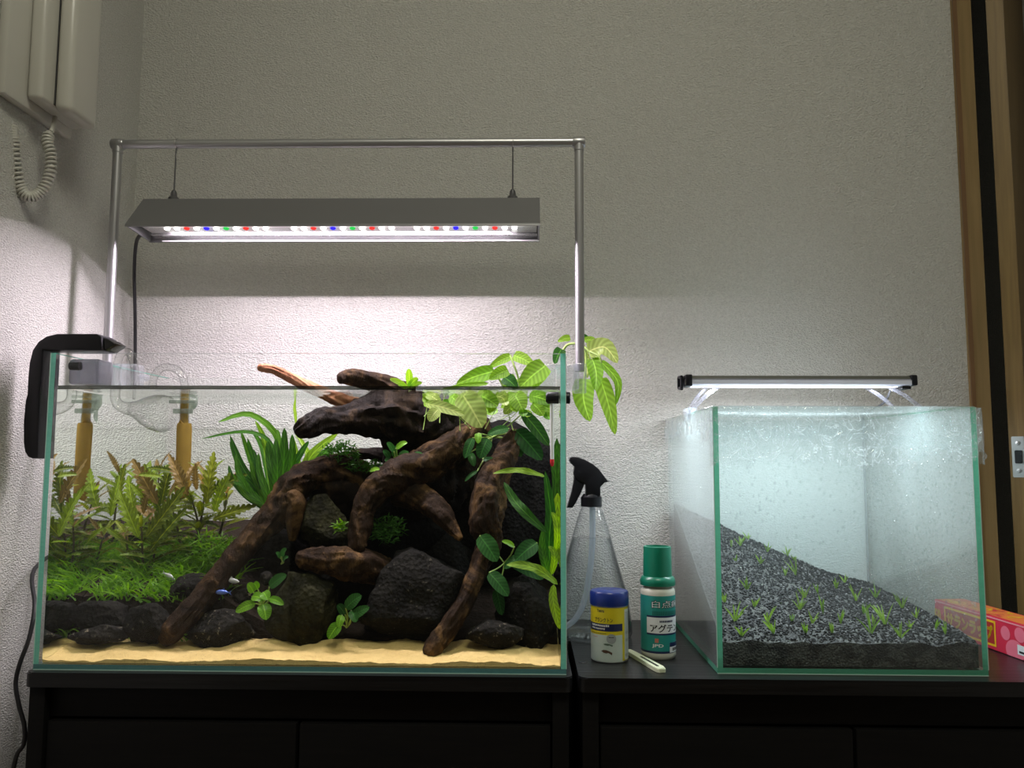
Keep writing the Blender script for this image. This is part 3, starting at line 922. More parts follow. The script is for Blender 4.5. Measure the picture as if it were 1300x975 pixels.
tag(grid_stuff('planting_soil', TX0 + G + 0.001, TX1 - G - 0.001, 0.995, TY1 - G - 0.0015, soil_z, M['soil'], 90, 40, 0.012),
    'dark brown planting soil banked behind the rocks of the large aquarium', 'soil', kind='stuff')

# ================================================================== rocks
def rock(px, py, wx, hy, Y, dy, seed, mat, label, cuts=7, sub=4, rot=0.0):
    rnd = random.Random(seed)
    c = at(px, py, Y)
    bm = bmesh.new()
    bmesh.ops.create_icosphere(bm, subdivisions=sub, radius=1.0)
    planes = []
    for _ in range(cuts):
        d = Vector((rnd.gauss(0, 1), rnd.gauss(0, 1), rnd.gauss(0, 1))).normalized()
        planes.append((d, rnd.uniform(0.55, 0.85)))
    off = Vector((seed * 3.1, seed * 1.7, seed * 0.9))
    for v in bm.verts:
        p = v.co.copy()
        for d, hh in planes:
            e = p.dot(d) - hh
            if e > 0: p -= d * e * 0.9
        k = 1 + 0.16 * noise.noise(p * 1.6 + off) + 0.09 * noise.noise(p * 4 + off) + 0.05 * noise.noise(p * 9 + off)
        p *= k * 1.12
        if rot:
            cr, sr = math.cos(rot), math.sin(rot)
            p = Vector((p.x * cr - p.z * sr, p.y, p.x * sr + p.z * cr))
        v.co = Vector((p.x * pxm(wx, Y), p.y * dy, p.z * pxm(hy, Y)))
    for v in bm.verts:
        q = c + v.co
        q.y = min(max(q.y, TY0 + G + 0.003), TY1 - G - 0.003)
        q.x = min(max(q.x, TX0 + G + 0.002), TX1 - G - 0.002)
        v.co = q - c
    me = bpy.data.meshes.new('rock'); bmesh.ops.recalc_face_normals(bm, faces=bm.faces); bm.to_mesh(me); bm.free()
    me.materials.append(mat)
    for p in me.polygons: p.use_smooth = True
    o = bpy.data.objects.new('rock', me); COL.objects.link(o); o.location = c
    tag(o, label, 'rock', 'lava rocks of the aquascape')
    return o
rock(128, 783, 32, 18, 0.985, 0.020, 3, M['rock'], 'dark rock nearest the left glass under the carpet grass', 6)
rock(126, 807, 32, 12, 0.965, 0.016, 4, M['rock_pale'], 'flat speckled rock on the sand nearest the left glass', 8)
rock(190, 788, 31, 24, 0.972, 0.022, 5, M['rock'], 'rounded dark rock just left of the long branch end', 6)
rock(245, 755, 30, 24, 1.02, 0.025, 6, M['rock'], 'dark rock behind the long sloping branch', 7)
rock(284, 799, 40, 23, 0.985, 0.022, 7, M['rock_pale'], 'speckled rock on the sand just right of the long branch end', 8)
rock(262, 790, 13, 11, 1.0, 0.012, 8, M['rock_moss'], 'small brown stone tucked beneath the long branch', 6, 3)
rock(308, 755, 10, 9, 1.015, 0.010, 9, M['rock_pale'], 'small grey pebble above the speckled rock', 6, 3)
rock(338, 734, 8, 8, 1.02, 0.009, 10, M['rock_pale'], 'pale pebble above the bright green little plant', 6, 3)
rock(385, 776, 49, 46, 0.99, 0.030, 11, M['rock_moss'], 'large olive angular rock in the front centre', 9, 4, 0.15)
rock(410, 668, 33, 36, 1.06, 0.030, 12, M['rock_moss'], 'grey green rock under the arch of the driftwood', 7)
rock(530, 765, 72, 58, 1.02, 0.055, 13, M['rock'], 'largest black rock in the middle behind the slanting branch', 8)
rock(629, 804, 32, 18, 0.972, 0.020, 14, M['rock_pale'], 'black rock with a pale stripe at the right front', 7)
rock(672, 780, 36, 42, 1.00, 0.030, 15, M['rock'], 'dark rounded rock near the right glass', 7)
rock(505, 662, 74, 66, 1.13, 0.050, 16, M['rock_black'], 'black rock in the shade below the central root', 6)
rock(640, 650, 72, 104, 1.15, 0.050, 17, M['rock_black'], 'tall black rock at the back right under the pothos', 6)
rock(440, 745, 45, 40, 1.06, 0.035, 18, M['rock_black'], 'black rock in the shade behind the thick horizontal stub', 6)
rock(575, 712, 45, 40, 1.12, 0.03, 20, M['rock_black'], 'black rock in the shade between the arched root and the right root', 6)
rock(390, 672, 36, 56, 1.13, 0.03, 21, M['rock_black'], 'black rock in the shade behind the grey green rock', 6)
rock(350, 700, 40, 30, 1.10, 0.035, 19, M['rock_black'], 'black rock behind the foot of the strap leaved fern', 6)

# ================================================================== driftwood
def driftwood(label, branches, seed):
    q = at(*branches[0][1][0][:3])
    w_ = empty('driftwood', q)
    tag(w_, label, 'driftwood')
    for i, (nm, pts, mt) in enumerate(branches):
        P = [(*at(px, py, Y), pxm(r, Y)) for px, py, Y, r in pts]
        # taper the two ends shut
        P = [(*P[0][:3], P[0][3] * 0.45)] + [(*(Vector(P[0][:3]).lerp(Vector(P[1][:3]), 0.18)), P[0][3])] + P[1:]
        P.append((*(Vector(P[-1][:3]) + (Vector(P[-1][:3]) - Vector(P[-2][:3])).normalized() * P[-1][3] * 0.5), P[-1][3] * 0.4))
        tube(nm, P, M[mt], w_, n=44, k=16, rough=0.16, seed=seed + i * 7, grooves=6)
    return w_
driftwood('long brown driftwood branch sloping down to the sand on the left', [
    ('branch', [(205, 818, .962, 8), (218, 803, .968, 13), (240, 779, .98, 14), (270, 742, 1.0, 15), (302, 704, 1.02, 14), (335, 668, 1.04, 16), (358, 645, 1.05, 19), (374, 618, 1.06, 20), (402, 602, 1.08, 19), (440, 604, 1.1, 24), (468, 632, 1.12, 20)], 'drift'),
    ('root', [(368, 626, 1.045, 11), (376, 640, 1.04, 11), (374, 660, 1.038, 10), (371, 684, 1.038, 5)], 'drift'),
    ('knot', [(392, 622, 1.09, 20), (425, 618, 1.10, 30), (462, 640, 1.12, 24)], 'drift_dark')], 11)
driftwood('dark driftwood stump whose knob breaks the water surface', [
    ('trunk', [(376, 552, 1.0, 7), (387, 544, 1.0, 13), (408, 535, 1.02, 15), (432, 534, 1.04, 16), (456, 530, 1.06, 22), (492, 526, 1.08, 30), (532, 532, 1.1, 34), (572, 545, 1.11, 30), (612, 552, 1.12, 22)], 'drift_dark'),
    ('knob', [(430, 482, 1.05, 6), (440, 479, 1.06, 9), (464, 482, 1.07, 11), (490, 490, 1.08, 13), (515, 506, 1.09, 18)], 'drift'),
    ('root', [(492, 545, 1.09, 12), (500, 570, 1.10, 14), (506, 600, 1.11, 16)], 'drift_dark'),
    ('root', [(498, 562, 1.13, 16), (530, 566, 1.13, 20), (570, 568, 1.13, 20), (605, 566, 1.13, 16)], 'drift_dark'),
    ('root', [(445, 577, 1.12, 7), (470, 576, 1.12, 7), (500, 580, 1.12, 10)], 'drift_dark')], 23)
driftwood('thin reddish driftwood tip poking out of the water', [
    ('branch', [(327, 466, 1.03, 4.5), (345, 469, 1.04, 5.5), (370, 480, 1.05, 6), (395, 492, 1.06, 7), (432, 508, 1.07, 8), (470, 522, 1.08, 10)], 'drift_dry')], 31)
driftwood('thick arched central driftwood root', [
    ('trunk', [(452, 702, 1.0, 10), (457, 672, 1.01, 13), (463, 645, 1.02, 14), (479, 620, 1.03, 17), (506, 604, 1.04, 20), (536, 592, 1.05, 22), (562, 576, 1.06, 20), (588, 558, 1.08, 18), (608, 543, 1.1, 18)], 'drift'),
    ('root', [(505, 622, 1.06, 20), (535, 632, 1.04, 15), (556, 648, 1.02, 14), (572, 668, 1.01, 9), (584, 683, 1.0, 4)], 'drift'),
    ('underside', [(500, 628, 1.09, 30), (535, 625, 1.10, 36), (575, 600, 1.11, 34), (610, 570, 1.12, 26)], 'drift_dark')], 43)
driftwood('thick horizontal driftwood stub in front of the rocks', [
    ('stub', [(376, 706, .985, 7), (392, 710, .985, 13), (420, 713, .99, 17), (455, 717, 1.0, 19), (492, 726, 1.03, 15)], 'drift')], 57)
driftwood('grooved driftwood root on the right reaching the front sand', [
    ('trunk', [(656, 546, 1.06, 8), (646, 570, 1.05, 13), (631, 600, 1.03, 17), (621, 630, 1.02, 20), (616, 660, 1.01, 20), (619, 688, 1.01, 16), (610, 715, 1.0, 12), (598, 745, .985, 11), (585, 772, .975, 11), (567, 800, .965, 11), (553, 819, .957, 11), (545, 830, .953, 10)], 'drift')], 61)

# ================================================================== leaves
def prof(kind, t):
    if kind == 'lance': return max(0.0, math.sin(math.pi * t ** 0.9)) ** 0.6
    if kind == 'oval': return max(0.0, math.sin(math.pi * min(1, t ** 0.82))) ** 0.62
    if kind == 'heart': return max(0.0, math.sin(math.pi * t ** 0.62)) ** 0.7
    if kind == 'strap': return min(1.0, (1 - t) * 4, 0.35 + t * 3)
    return 1.0
def spine_leaf(parent, pts, wpx, mat, kind='lance', tilt=0.35, wave=0.0, fold=0.15, rows=12, name='leaf', spin=0.0):
    """a leaf along a spine of (px, py, depth); own mesh"""
    P3 = [tuple(at(*p)) for p in pts]
    L = catmull(P3, max(2, rows // max(1, len(P3) - 1)))
    n = len(L)
    Yc = pts[0][2]
    v, f = [], []
    for j, c in enumerate(L):
        c = Vector(c)
        t = j / (n - 1)
        T = (Vector(L[min(j+1, n-1)]) - Vector(L[max(j-1, 0)])).normalized()
        vw = (CAM - c).normalized()
        Nn = (vw * math.cos(tilt) + Vector((0.3 * math.sin(spin), 0, 1)) * math.sin(tilt)).normalized()
        s = T.cross(Nn)
        if s.length < 1e-4: s = Vector((1, 0, 0))
        s.normalize(); Nn = s.cross(T).normalized()
        hw = 0.5 * pxm(wpx, Yc) * prof(kind, t) + 0.00015
        for k, e in enumerate((-1, -0.55, 0, 0.55, 1)):
            z = fold * hw * abs(e) + wave * hw * math.sin(t * 17 + e * 1.3) * abs(e)
            back = -0.30 * hw * abs(e) * max(0, 1 - 4 * t) if kind == 'heart' else 0.0
            v.append(c + s * hw * e + Nn * z + T * back)
    for j in range(n - 1):
        for k in range(4):
            f.append((j*5+k, j*5+k+1, (j+1)*5+k+1, (j+1)*5+k))
    for i, q in enumerate(v):
        q.y = min(q.y, WALL_Y - 0.003)
    o = from_py(name, v, f, mat, parent, True)
    a1 = o.data.attributes.new('vein', 'FLOAT', 'POINT'); a2 = o.data.attributes.new('along', 'FLOAT', 'POINT')
    a1.data.foreach_set('value', [1.0 + abs(e) for _ in range(n) for e in (-1, -0.55, 0, 0.55, 1)])
    a2.data.foreach_set('value', [j / (n - 1) for j in range(n) for _ in range(5)])
    return o
def px_stem(parent, pts, rpx, mat, name='stem'):
    return tube(name, [(*at(x, y, Y), pxm(rpx, Y)) for x, y, Y in pts], mat, parent, n=7, k=5)
def plant(name, label, base, cat='plant'):
    e = empty(name, at(*base)); tag(e, label, cat); return e

# ---- strap leaved fern left of centre
p = plant('strap_fern', 'tall strap leaved green fern left of the dark driftwood stump', (352, 662, 1.09))
B = (352, 655, 1.09)
frn = random.Random(12)
for pts, wd, mt in [
    ([(348, 625, 1.09), (354, 560, 1.09), (318, 526, 1.07), (277, 536, 1.05)], 10, 'fern_mid'),
    ([(345, 620, 1.10), (345, 565, 1.10), (312, 548, 1.09), (256, 557, 1.08)], 6, 'fern'),
    ([B, (325, 618, 1.07), (306, 590, 1.06), (292, 553, 1.05)], 12, 'fern'),
    ([B, (336, 620, 1.08), (324, 590, 1.08), (314, 556, 1.07)], 11, 'fern'),
    ([B, (344, 610, 1.10), (336, 560, 1.10), (324, 534, 1.09)], 10, 'fern_lime'),
    ([B, (347, 612, 1.06), (342, 580, 1.06), (340, 560, 1.06)], 14, 'fern'),
    ([B, (358, 612, 1.07), (361, 575, 1.06), (361, 543, 1.06)], 15, 'fern'),
    ([(360, 650, 1.09), (367, 610, 1.08), (371, 580, 1.07), (371, 551, 1.07)], 14, 'fern'),
    ([(360, 650, 1.10), (378, 610, 1.11), (378, 585, 1.11), (372, 555, 1.11)], 10, 'fern_lime'),
    ([B, (330, 635, 1.06), (312, 618, 1.04), (296, 612, 1.03)], 8, 'fern'),
    ([(362, 648, 1.11), (385, 600, 1.12), (398, 575, 1.12), (430, 549, 1.12)], 17, 'fern_lime'),
    ([(362, 648, 1.12), (392, 590, 1.13), (385, 565, 1.13), (374, 548, 1.13)], 9, 'fern_lime'),
    ([(366, 640, 1.12), (400, 590, 1.13), (412, 575, 1.13), (428, 570, 1.13)], 12, 'fern'),
    ([B, (342, 635, 1.05), (330, 600, 1.04), (328, 575, 1.04)], 11, 'fern'),
    ([B, (338, 628, 1.07), (330, 605, 1.06), (322, 570, 1.06)], 12, 'fern'),
    ([B, (352, 615, 1.06), (352, 585, 1.05), (350, 556, 1.05)], 14, 'fern'),
    ([B, (320, 628, 1.05), (303, 600, 1.04), (300, 575, 1.04)], 10, 'fern'),
    ([B, (335, 640, 1.05), (316, 625, 1.04), (305, 600, 1.03)], 10, 'fern'),
    ([(358, 650, 1.10), (366, 605, 1.10), (382, 575, 1.10), (392, 560, 1.10)], 11, 'fern'),
    ([(376, 540, 1.12), (375, 527, 1.12), (374, 517, 1.12), (375, 506, 1.12)], 5, 'fern_lime')]:
    spine_leaf(p, pts, wd * 0.78, M[mt], 'lance', 0.25, 0.12)
    if pts[0] == B:
        jx, jy = frn.uniform(-12, 12), frn.uniform(-10, 16)
        spine_leaf(p, [(x + jx * i / 3, y + jy * i / 3, Y + 0.02) for i, (x, y, Y) in enumerate(pts)], wd * 0.7, M['fern_mid' if frn.random() < .4 else 'fern'], 'lance', 0.25, 0.15)
px_stem(p, [(366, 640, 1.12), (388, 585, 1.12), (378, 555, 1.12), (376, 538, 1.12)], 1.0, M['stem_green'])

# ---- fern on the right glass
p = plant('wavy_fern', 'bright wavy leaved fern along the right glass', (700, 728, 1.0))
for pts, wd, mt, ty in [
    ([(692, 605, .99), (672, 599, .98), (650, 597, .98), (626, 601, .98)], 8, 'fern_lime', .5),
    ([(694, 676, .98), (668, 652, .98), (652, 634, .99), (640, 612, 1.0)], 13, 'fern', .3),
    ([(699, 728, 1.0), (697, 690, .99), (699, 650, .99), (692, 598, .99)], 14, 'fern', .2),
    ([(700, 728, 1.0), (703, 690, 1.01), (704, 655, 1.01), (712, 622, 1.01)], 17, 'fern_lime', .2),
    ([(708, 742, .97), (688, 726, .965), (666, 718, .96), (643, 717, .96)], 12, 'fern_lime', .5),
    ([(703, 742, .955), (702, 760, .952), (706, 780, .95), (711, 799, .95)], 11, 'fern_lime', .2),
    ([(702, 650, 1.03), (706, 610, 1.03), (704, 580, 1.03), (712, 548, 1.03)], 10, 'fern', .2),
    ([(698, 735, .99), (692, 715, .98), (688, 695, .98), (690, 670, .98)], 10, 'fern', .2),
    ([(705, 700, .98), (708, 680, .97), (706, 660, .97), (700, 650, .97)], 9, 'fern_lime', .3),
    ([(700, 730, .98), (704, 712, .97), (703, 700, .97), (696, 694, .97)], 9, 'fern_lime', .4)]:
    spine_leaf(p, pts, wd, M[mt], 'lance', ty, 0.28)

# ---- broad leaved plants
def broad(name, label, base, leaves, mat, kind='oval', tilt=0.5, stems=True, alt=None):
    p = plant(name, label, base)
    for i, (x0, y0, x1, y1, wd, Y, *mm) in enumerate(leaves):
        mx_, my_ = (x0 + x1) / 2, (y0 + y1) / 2 - 1.5
        spine_leaf(p, [(x0, y0, Y), (mx_, my_, Y - 0.004), (x1, y1, Y - 0.007)], wd, M[mm[0]] if mm else mat, kind, tilt, 0.05, 0.2, 10, spin=i)
        if stems: px_stem(p, [(base[0], base[1], base[2]), ((base[0] + x0) / 2 + 2, (base[1] + y0) / 2, (base[2] + Y) / 2), (x0, y0, Y)], 0.9, M['stem_green'])
    return p
broad('broad_leaf_plant', 'broad oval leaved plant on the right root', (640, 715, 1.0), [
    (609, 680, 631, 713, 24, .985), (621, 727, 645, 757, 20, .98), (682, 689, 654, 712, 22, .985), (653, 694, 637, 687, 7, .985, 'anubias_lime'),
    (630, 748, 637, 781, 14, .99), (648, 712, 690, 735, 18, 1.0), (662, 706, 640, 722, 12, .995)], M['anubias'])
broad('broad_leaf_plant', 'dark round leaved plant at the top of the right root', (625, 555, 1.06), [
    (619, 557, 609, 582, 19, 1.03), (646, 544, 619, 552, 12, 1.03), (613, 583, 633, 588, 8, 1.03), (607, 550, 607, 563, 9, 1.03, 'anubias_lime'),
    (600, 556, 590, 582, 12, 1.04), (655, 546, 688, 584, 24, 1.05), (664, 524, 697, 566, 18, 1.04, 'fern'), (606, 598, 590, 611, 5, 1.03),
    (662, 560, 680, 580, 22, 1.06), (596, 575, 602, 592, 10, 1.04), (650, 556, 662, 580, 14, 1.06)], M['anubias'])
broad('broad_leaf_plant', 'cluster of small round leaves in the middle above the arched root', (502, 602, 1.06), [
    (503, 569, 517, 562, 8, 1.04, 'anubias_lime'), (500, 573, 491, 562, 8, 1.04), (506, 579, 519, 575, 8, 1.04), (524, 578, 537, 578, 7, 1.04), (471, 615, 490, 603, 10, 1.03),
    (470, 598, 482, 596, 6, 1.03, 'anubias_lime'), (495, 582, 486, 572, 8, 1.05), (500, 590, 488, 584, 9, 1.05), (508, 590, 520, 588, 8, 1.04), (496, 597, 482, 592, 8, 1.05),
    (512, 596, 524, 598, 7, 1.05), (500, 580, 503, 566, 8, 1.05), (490, 600, 480, 607, 8, 1.05), (515, 585, 528, 590, 7, 1.05)], M['anubias'])
broad('broad_leaf_plant', 'small bright green plant between the speckled and the olive rock', (332, 770, .99), [
    (320, 757, 335, 762, 13, .972), (334, 767, 338, 787, 17, .965, 'anubias_lime'), (324, 766, 299, 777, 12, .97), (322, 752, 314, 741, 11, .975),
    (342, 745, 364, 730, 14, .975, 'anubias'), (334, 752, 340, 762, 13, .97), (342, 760, 360, 768, 10, .97), (327, 748, 322, 740, 9, .98)], M['anubias_lime'], tilt=0.4)
broad('broad_leaf_plant', 'small dark green plant right of the olive rock with one lime leaf', (440, 797, .985), [
    (439, 772, 459, 756, 16, .972), (445, 785, 469, 771, 13, .97), (434, 781, 430, 797, 10, .966, 'anubias_lime'), (431, 792, 417, 811, 15, .962, 'anubias_lime'),
    (438, 780, 428, 768, 11, .975), (446, 775, 452, 790, 12, .97)], M['anubias'], tilt=0.4)
broad('broad_leaf_plant', 'tiny plant on the left of the thick horizontal stub', (357, 716, 1.0), [
    (357, 706, 364, 697, 8, .99), (356, 708, 350, 702, 6, .99), (359, 712, 366, 708, 6, .99)], M['anubias'])
broad('emergent_sprig', 'little green sprig above the water beside the driftwood knob', (519, 497, 1.06), [
    (520, 491, 519, 468, 9, 1.05), (517, 492, 495, 481, 7, 1.05), (518, 492, 531, 480, 8, 1.05), (516, 493, 505, 488, 6, 1.05), (522, 492, 536, 486, 6, 1.05)], M['pothos'], 'lance', 0.2)
p = broad('pothos_vine', 'lime green pothos leaves standing above the water at the right', (652, 505, 1.05), [
    (628, 471, 579, 488, 21, 1.05), (649, 452, 621, 467, 12, 1.06), (652, 451, 679, 465, 16, 1.06), (645, 470, 621, 482, 17, 1.03),
    (640, 479, 657, 494, 17, 1.05, 'fern'), (693, 464, 659, 493, 30, 1.04), (620, 487, 561, 494, 6, 1.03), (655, 480, 640, 492, 16, 1.06), (690, 470, 676, 494, 18, 1.06),
    (602, 474, 626, 478, 12, 1.06)], M['pothos'], 'heart', 0.35, stems=False)
px_stem(p, [(648, 451, 1.055), (653, 465, 1.05), (658, 480, 1.05), (662, 500, 1.05)], 1.3, M['stem_green'])
px_stem(p, [(598, 486, 1.05), (597, 494, 1.05), (602, 505, 1.05), (650, 508, 1.05)], 1.6, M['stem_green'])
px_stem(p, [(628, 472, 1.05), (636, 485, 1.05), (650, 505, 1.05), (700, 500, 1.05)], 1.3, M['stem_green'])
p = broad('floating_plant', 'pale submerged leaves and roots just under the water surface', (620, 515, 1.05), [
    (586, 499, 612, 543, 36, 1.04), (540, 512, 590, 527, 15, 1.03), (652, 499, 664, 522, 24, 1.04, 'pothos'), (672, 502, 702, 512, 18, 1.04, 'pothos'), (556, 520, 545, 535, 16, 1.02),
    (628, 502, 650, 512, 16, 1.05), (605, 500, 632, 516, 22, 1.05, 'pothos'), (572, 502, 594, 528, 18, 1.05, 'pothos'), (690, 500, 700, 530, 12, 1.05, 'pothos'), (540, 500, 560, 512, 12, 1.05), (655, 512, 640, 526, 14, 1.05), (676, 512, 690, 528, 16, 1.05, 'pothos')], M['pothos_pale'], 'oval', 0.3, stems=False)
rnd = random.Random(6)
for i in range(26):
    x0, y0 = rnd.uniform(540, 696), rnd.uniform(499, 524)
    a = rnd.uniform(-0.5, 3.6); L = rnd.uniform(10, 22); Yq = rnd.uniform(1.03, 1.10)
    spine_leaf(p, [(x0, y0, Yq), (x0 + math.cos(a) * L * .5, y0 + abs(math.sin(a)) * L * .4, Yq), (x0 + math.cos(a) * L, max(499, y0 + math.sin(a) * L * .7), Yq - .005)], rnd.uniform(7, 14), M[rnd.choice(('pothos', 'pothos_pale', 'fern_lime', 'fern_mid'))], 'oval', 0.4)
rnd = random.Random(5)
for i in range(16):
    x = rnd.uniform(545, 695)
    px_stem(p, [(x, 500, 1.05), (x + rnd.uniform(-8, 8), 515, 1.05), (x + rnd.uniform(-22, 22), rnd.uniform(520, 548), 1.04)], 0.55, M['stem_green'], 'root')
p = broad('pothos_cutting', 'pale green pothos cutting hanging over the right rim of the large aquarium', (716, 470, 1.13), [
    (713, 443, 704, 462, 15, 1.13, 'fern'), (724, 429, 708, 434, 9, 1.12)], M['pothos'], 'heart', 0.3, stems=False)
for pts, wd, mt in [
    ([(747, 446, 1.11), (768, 441, 1.10), (784, 461, 1.09)], 24, 'pothos_pale'),
    ([(752, 455, 1.11), (757, 474, 1.10), (756, 496, 1.09)], 20, 'pothos'),
    ([(762, 458, 1.10), (784, 484, 1.09), (782, 514, 1.08)], 11, 'pothos'),
    ([(741, 481, 1.12), (741, 508, 1.11), (749, 535, 1.10)], 27, 'pothos'),
    ([(762, 480, 1.11), (772, 512, 1.10), (781, 552, 1.09)], 21, 'pothos'),
    ([(740, 445, 1.13), (744, 460, 1.13), (746, 480, 1.12)], 12, 'pothos_pale'),
    ([(742, 432, 1.12), (752, 432, 1.12), (757, 440, 1.12)], 9, 'pothos'),
    ([(735, 440, 1.15), (740, 428, 1.15), (748, 430, 1.15)], 9, 'fern')]:
    spine_leaf(p, pts, wd, M[mt], 'heart', 0.2, 0.08, 0.25)
px_stem(p, [(708, 470, 1.12), (712, 452, 1.13), (720, 438, 1.13), (735, 437, 1.12), (748, 446, 1.11), (753, 457, 1.11), (764, 480, 1.11)], 1.6, M['stem_green'])
px_stem(p, [(735, 437, 1.12), (744, 450, 1.12), (742, 482, 1.12)], 1.3, M['stem_green'])
px_stem(p, [(748, 446, 1.11), (760, 452, 1.10), (764, 462, 1.10)], 1.3, M['stem_green'])

# ---- feathery stem plants at the left: shared lobed leaf meshes
def feather_mesh(seed, mat, lobes=7):
    rnd = random.Random(seed)
    v, f = [], []
    n = lobes * 4
    bend = rnd.uniform(0.1, 0.35); side = rnd.uniform(-0.12, 0.12)
    for j in range(n + 1):
        t = j / n
        env = max(0.0, math.sin(math.pi * t ** 0.8)) ** 0.7
        lob = 0.5 + 0.5 * abs(math.sin(math.pi * t * lobes)) ** 0.8
        hw = 0.145 * env * lob + 0.006
        fw = 0.06 * env * (1 if lob > 0.6 else 0.2)
        z = -bend * t * t; y = side * t * t
        for e in (-1, -0.4, 0, 0.4, 1):
            v.append((t + abs(e) * fw, y + e * hw, z + 0.25 * hw * abs(e) + 0.05 * hw * math.sin(t * 40 + e)))
    for j in range(n):
        for k in range(4): f.append((j*5+k, j*5+k+1, (j+1)*5+k+1, (j+1)*5+k))
    me = bpy.data.meshes.new('leaf'); me.from_pydata(v, [], f)
    me.materials.append(mat)
    for q in me.polygons: q.use_smooth = True
    a1 = me.attributes.new('vein', 'FLOAT', 'POINT'); a2 = me.attributes.new('along', 'FLOAT', 'POINT')
    a1.data.foreach_set('value', [1.0 + abs(e) for _ in range(n + 1) for e in (-1, -0.4, 0, 0.4, 1)])
    a2.data.foreach_set('value', [j / n for j in range(n + 1) for _ in range(5)])
    return me
FEA = {k: [feather_mesh(s, M[k], 9 + s % 3) for s in range(5)] for k in ('hygro', 'hygro_brown', 'hygro_lime')}
def put_leaf(parent, me, base, tip, up, wk=1.0):
    tip = Vector((min(max(tip.x, TX0 + G + 0.004), TX1 - G - 0.004), min(max(tip.y, TY0 + G + 0.01), TY1 - G - 0.004), min(tip.z, WL - 0.004)))
    X = tip - base; L = X.length; X.normalize()
    Yv = up.cross(X)
    if Yv.length < 1e-3: Yv = Vector((0, 1, 0))
    Yv.normalize(); Z = X.cross(Yv)
    m = Matrix((X * L, Yv * L * wk, Z * L)).transposed().to_4x4()
    o = bpy.data.objects.new('leaf', me)
    link(o, parent)
    o.matrix_basis = Matrix.Translation(base - parent.location) @ m
    return o
def feather_plant(label, stems, seed, size=(34, 54), brown_top=0.35, lime=0.3, heroes=()):
    rnd = random.Random(seed)
    e = plant('feathery_stem_plant', label, stems[0][0])
    e['group'] = 'feathery stem plants at the left'
    for b, t in stems:
        P0, P1 = at(*b), at(*t)
        mid = P0.lerp(P1, 0.5) + Vector((rnd.uniform(-.006, .006), rnd.uniform(-.005, .005), 0))
        tube('stem', [(*P0, 0.0018), (*mid, 0.0016), (*P1, 0.0010)], M['stem'], e, n=6, k=5)
        nodes = max(4, int((P1 - P0).length / 0.0095))
        for i in range(nodes):
            u = (i + 0.8) / nodes
            c = P0.lerp(mid, u * 2) if u < 0.5 else mid.lerp(P1, u * 2 - 1)
            az0 = rnd.uniform(0, math.pi)
            for k in range(2 if u < 0.95 else 4):
                az = az0 + k * (math.pi if u < 0.95 else math.pi / 2) + rnd.uniform(-0.4, 0.4)
                L = pxm(rnd.uniform(*size), 1.1) * (1.0 if u < 0.9 else 0.8)
                el = rnd.uniform(0.05, 0.55) + (0.55 if u > 0.9 else 0.15 * u)
                d = Vector((math.cos(az) * math.cos(el), math.sin(az) * math.cos(el) * 0.75, math.sin(el)))
                r_ = rnd.random()
                kind = 'hygro_brown' if (u > 0.8 and r_ < brown_top) else ('hygro_lime' if r_ > 1 - lime else 'hygro')
                put_leaf(e, rnd.choice(FEA[kind]), c, c + d * L, Vector((0, -0.5, 1)), rnd.uniform(0.75, 1.05))
    for x0, y0, x1, y1, Y, kind in heroes:
        put_leaf(e, rnd.choice(FEA[kind]), at(x0, y0, Y), at(x1, y1, Y - 0.012), Vector((0.1, -1, 0.5)), 1.0)
feather_plant('feathery lime stem plant at the back corner beside the intake pipe', [((192, 748, 1.15), (190, 610, 1.15)), ((206, 748, 1.13), (202, 600, 1.13))], 3, (28, 44), 0.3, 0.6,
    [(196, 650, 214, 600, 1.10, 'hygro_lime'), (192, 640, 182, 590, 1.12, 'hygro')])
feather_plant('feathery yellow green stem plant standing foremost before the intake pipe', [((184, 748, 1.05), (180, 668, 1.05)), ((192, 748, 1.06), (204, 655, 1.06)), ((176, 745, 1.07), (160, 680, 1.07))], 8, (30, 46), 0.3, 0.35,
    [(200, 640, 168, 582, 1.05, 'hygro_brown'), (205, 640, 214, 590, 1.06, 'hygro'), (176, 682, 150, 622, 1.03, 'hygro_lime'), (172, 656, 156, 606, 1.09, 'hygro_lime'), (186, 682, 232, 622, 1.04, 'hygro'), (190, 700, 226, 650, 1.04, 'hygro'), (190, 640, 168, 612, 1.06, 'hygro_lime'), (160, 690, 138, 668, 1.05, 'hygro_lime'), (182, 652, 186, 620, 1.05, 'hygro_brown')])
feather_plant('feathery olive stem plant beside the strap leaved fern', [((242, 712, 1.08), (262, 605, 1.08)), ((256, 710, 1.07), (236, 610, 1.07)), ((268, 705, 1.10), (288, 625, 1.10)), ((232, 715, 1.11), (214, 630, 1.11))], 15, (30, 46), 0.4, 0.15,
    [(238, 630, 218, 576, 1.05, 'hygro_brown'), (262, 640, 270, 578, 1.05, 'hygro'), (262, 630, 306, 596, 1.06, 'hygro'), (270, 660, 316, 640, 1.06, 'hygro'), (206, 606, 176, 597, 1.05, 'hygro_lime'), (222, 600, 190, 588, 1.06, 'hygro'), (250, 622, 244, 590, 1.04, 'hygro_brown'), (272, 650, 284, 600, 1.05, 'hygro_lime')])

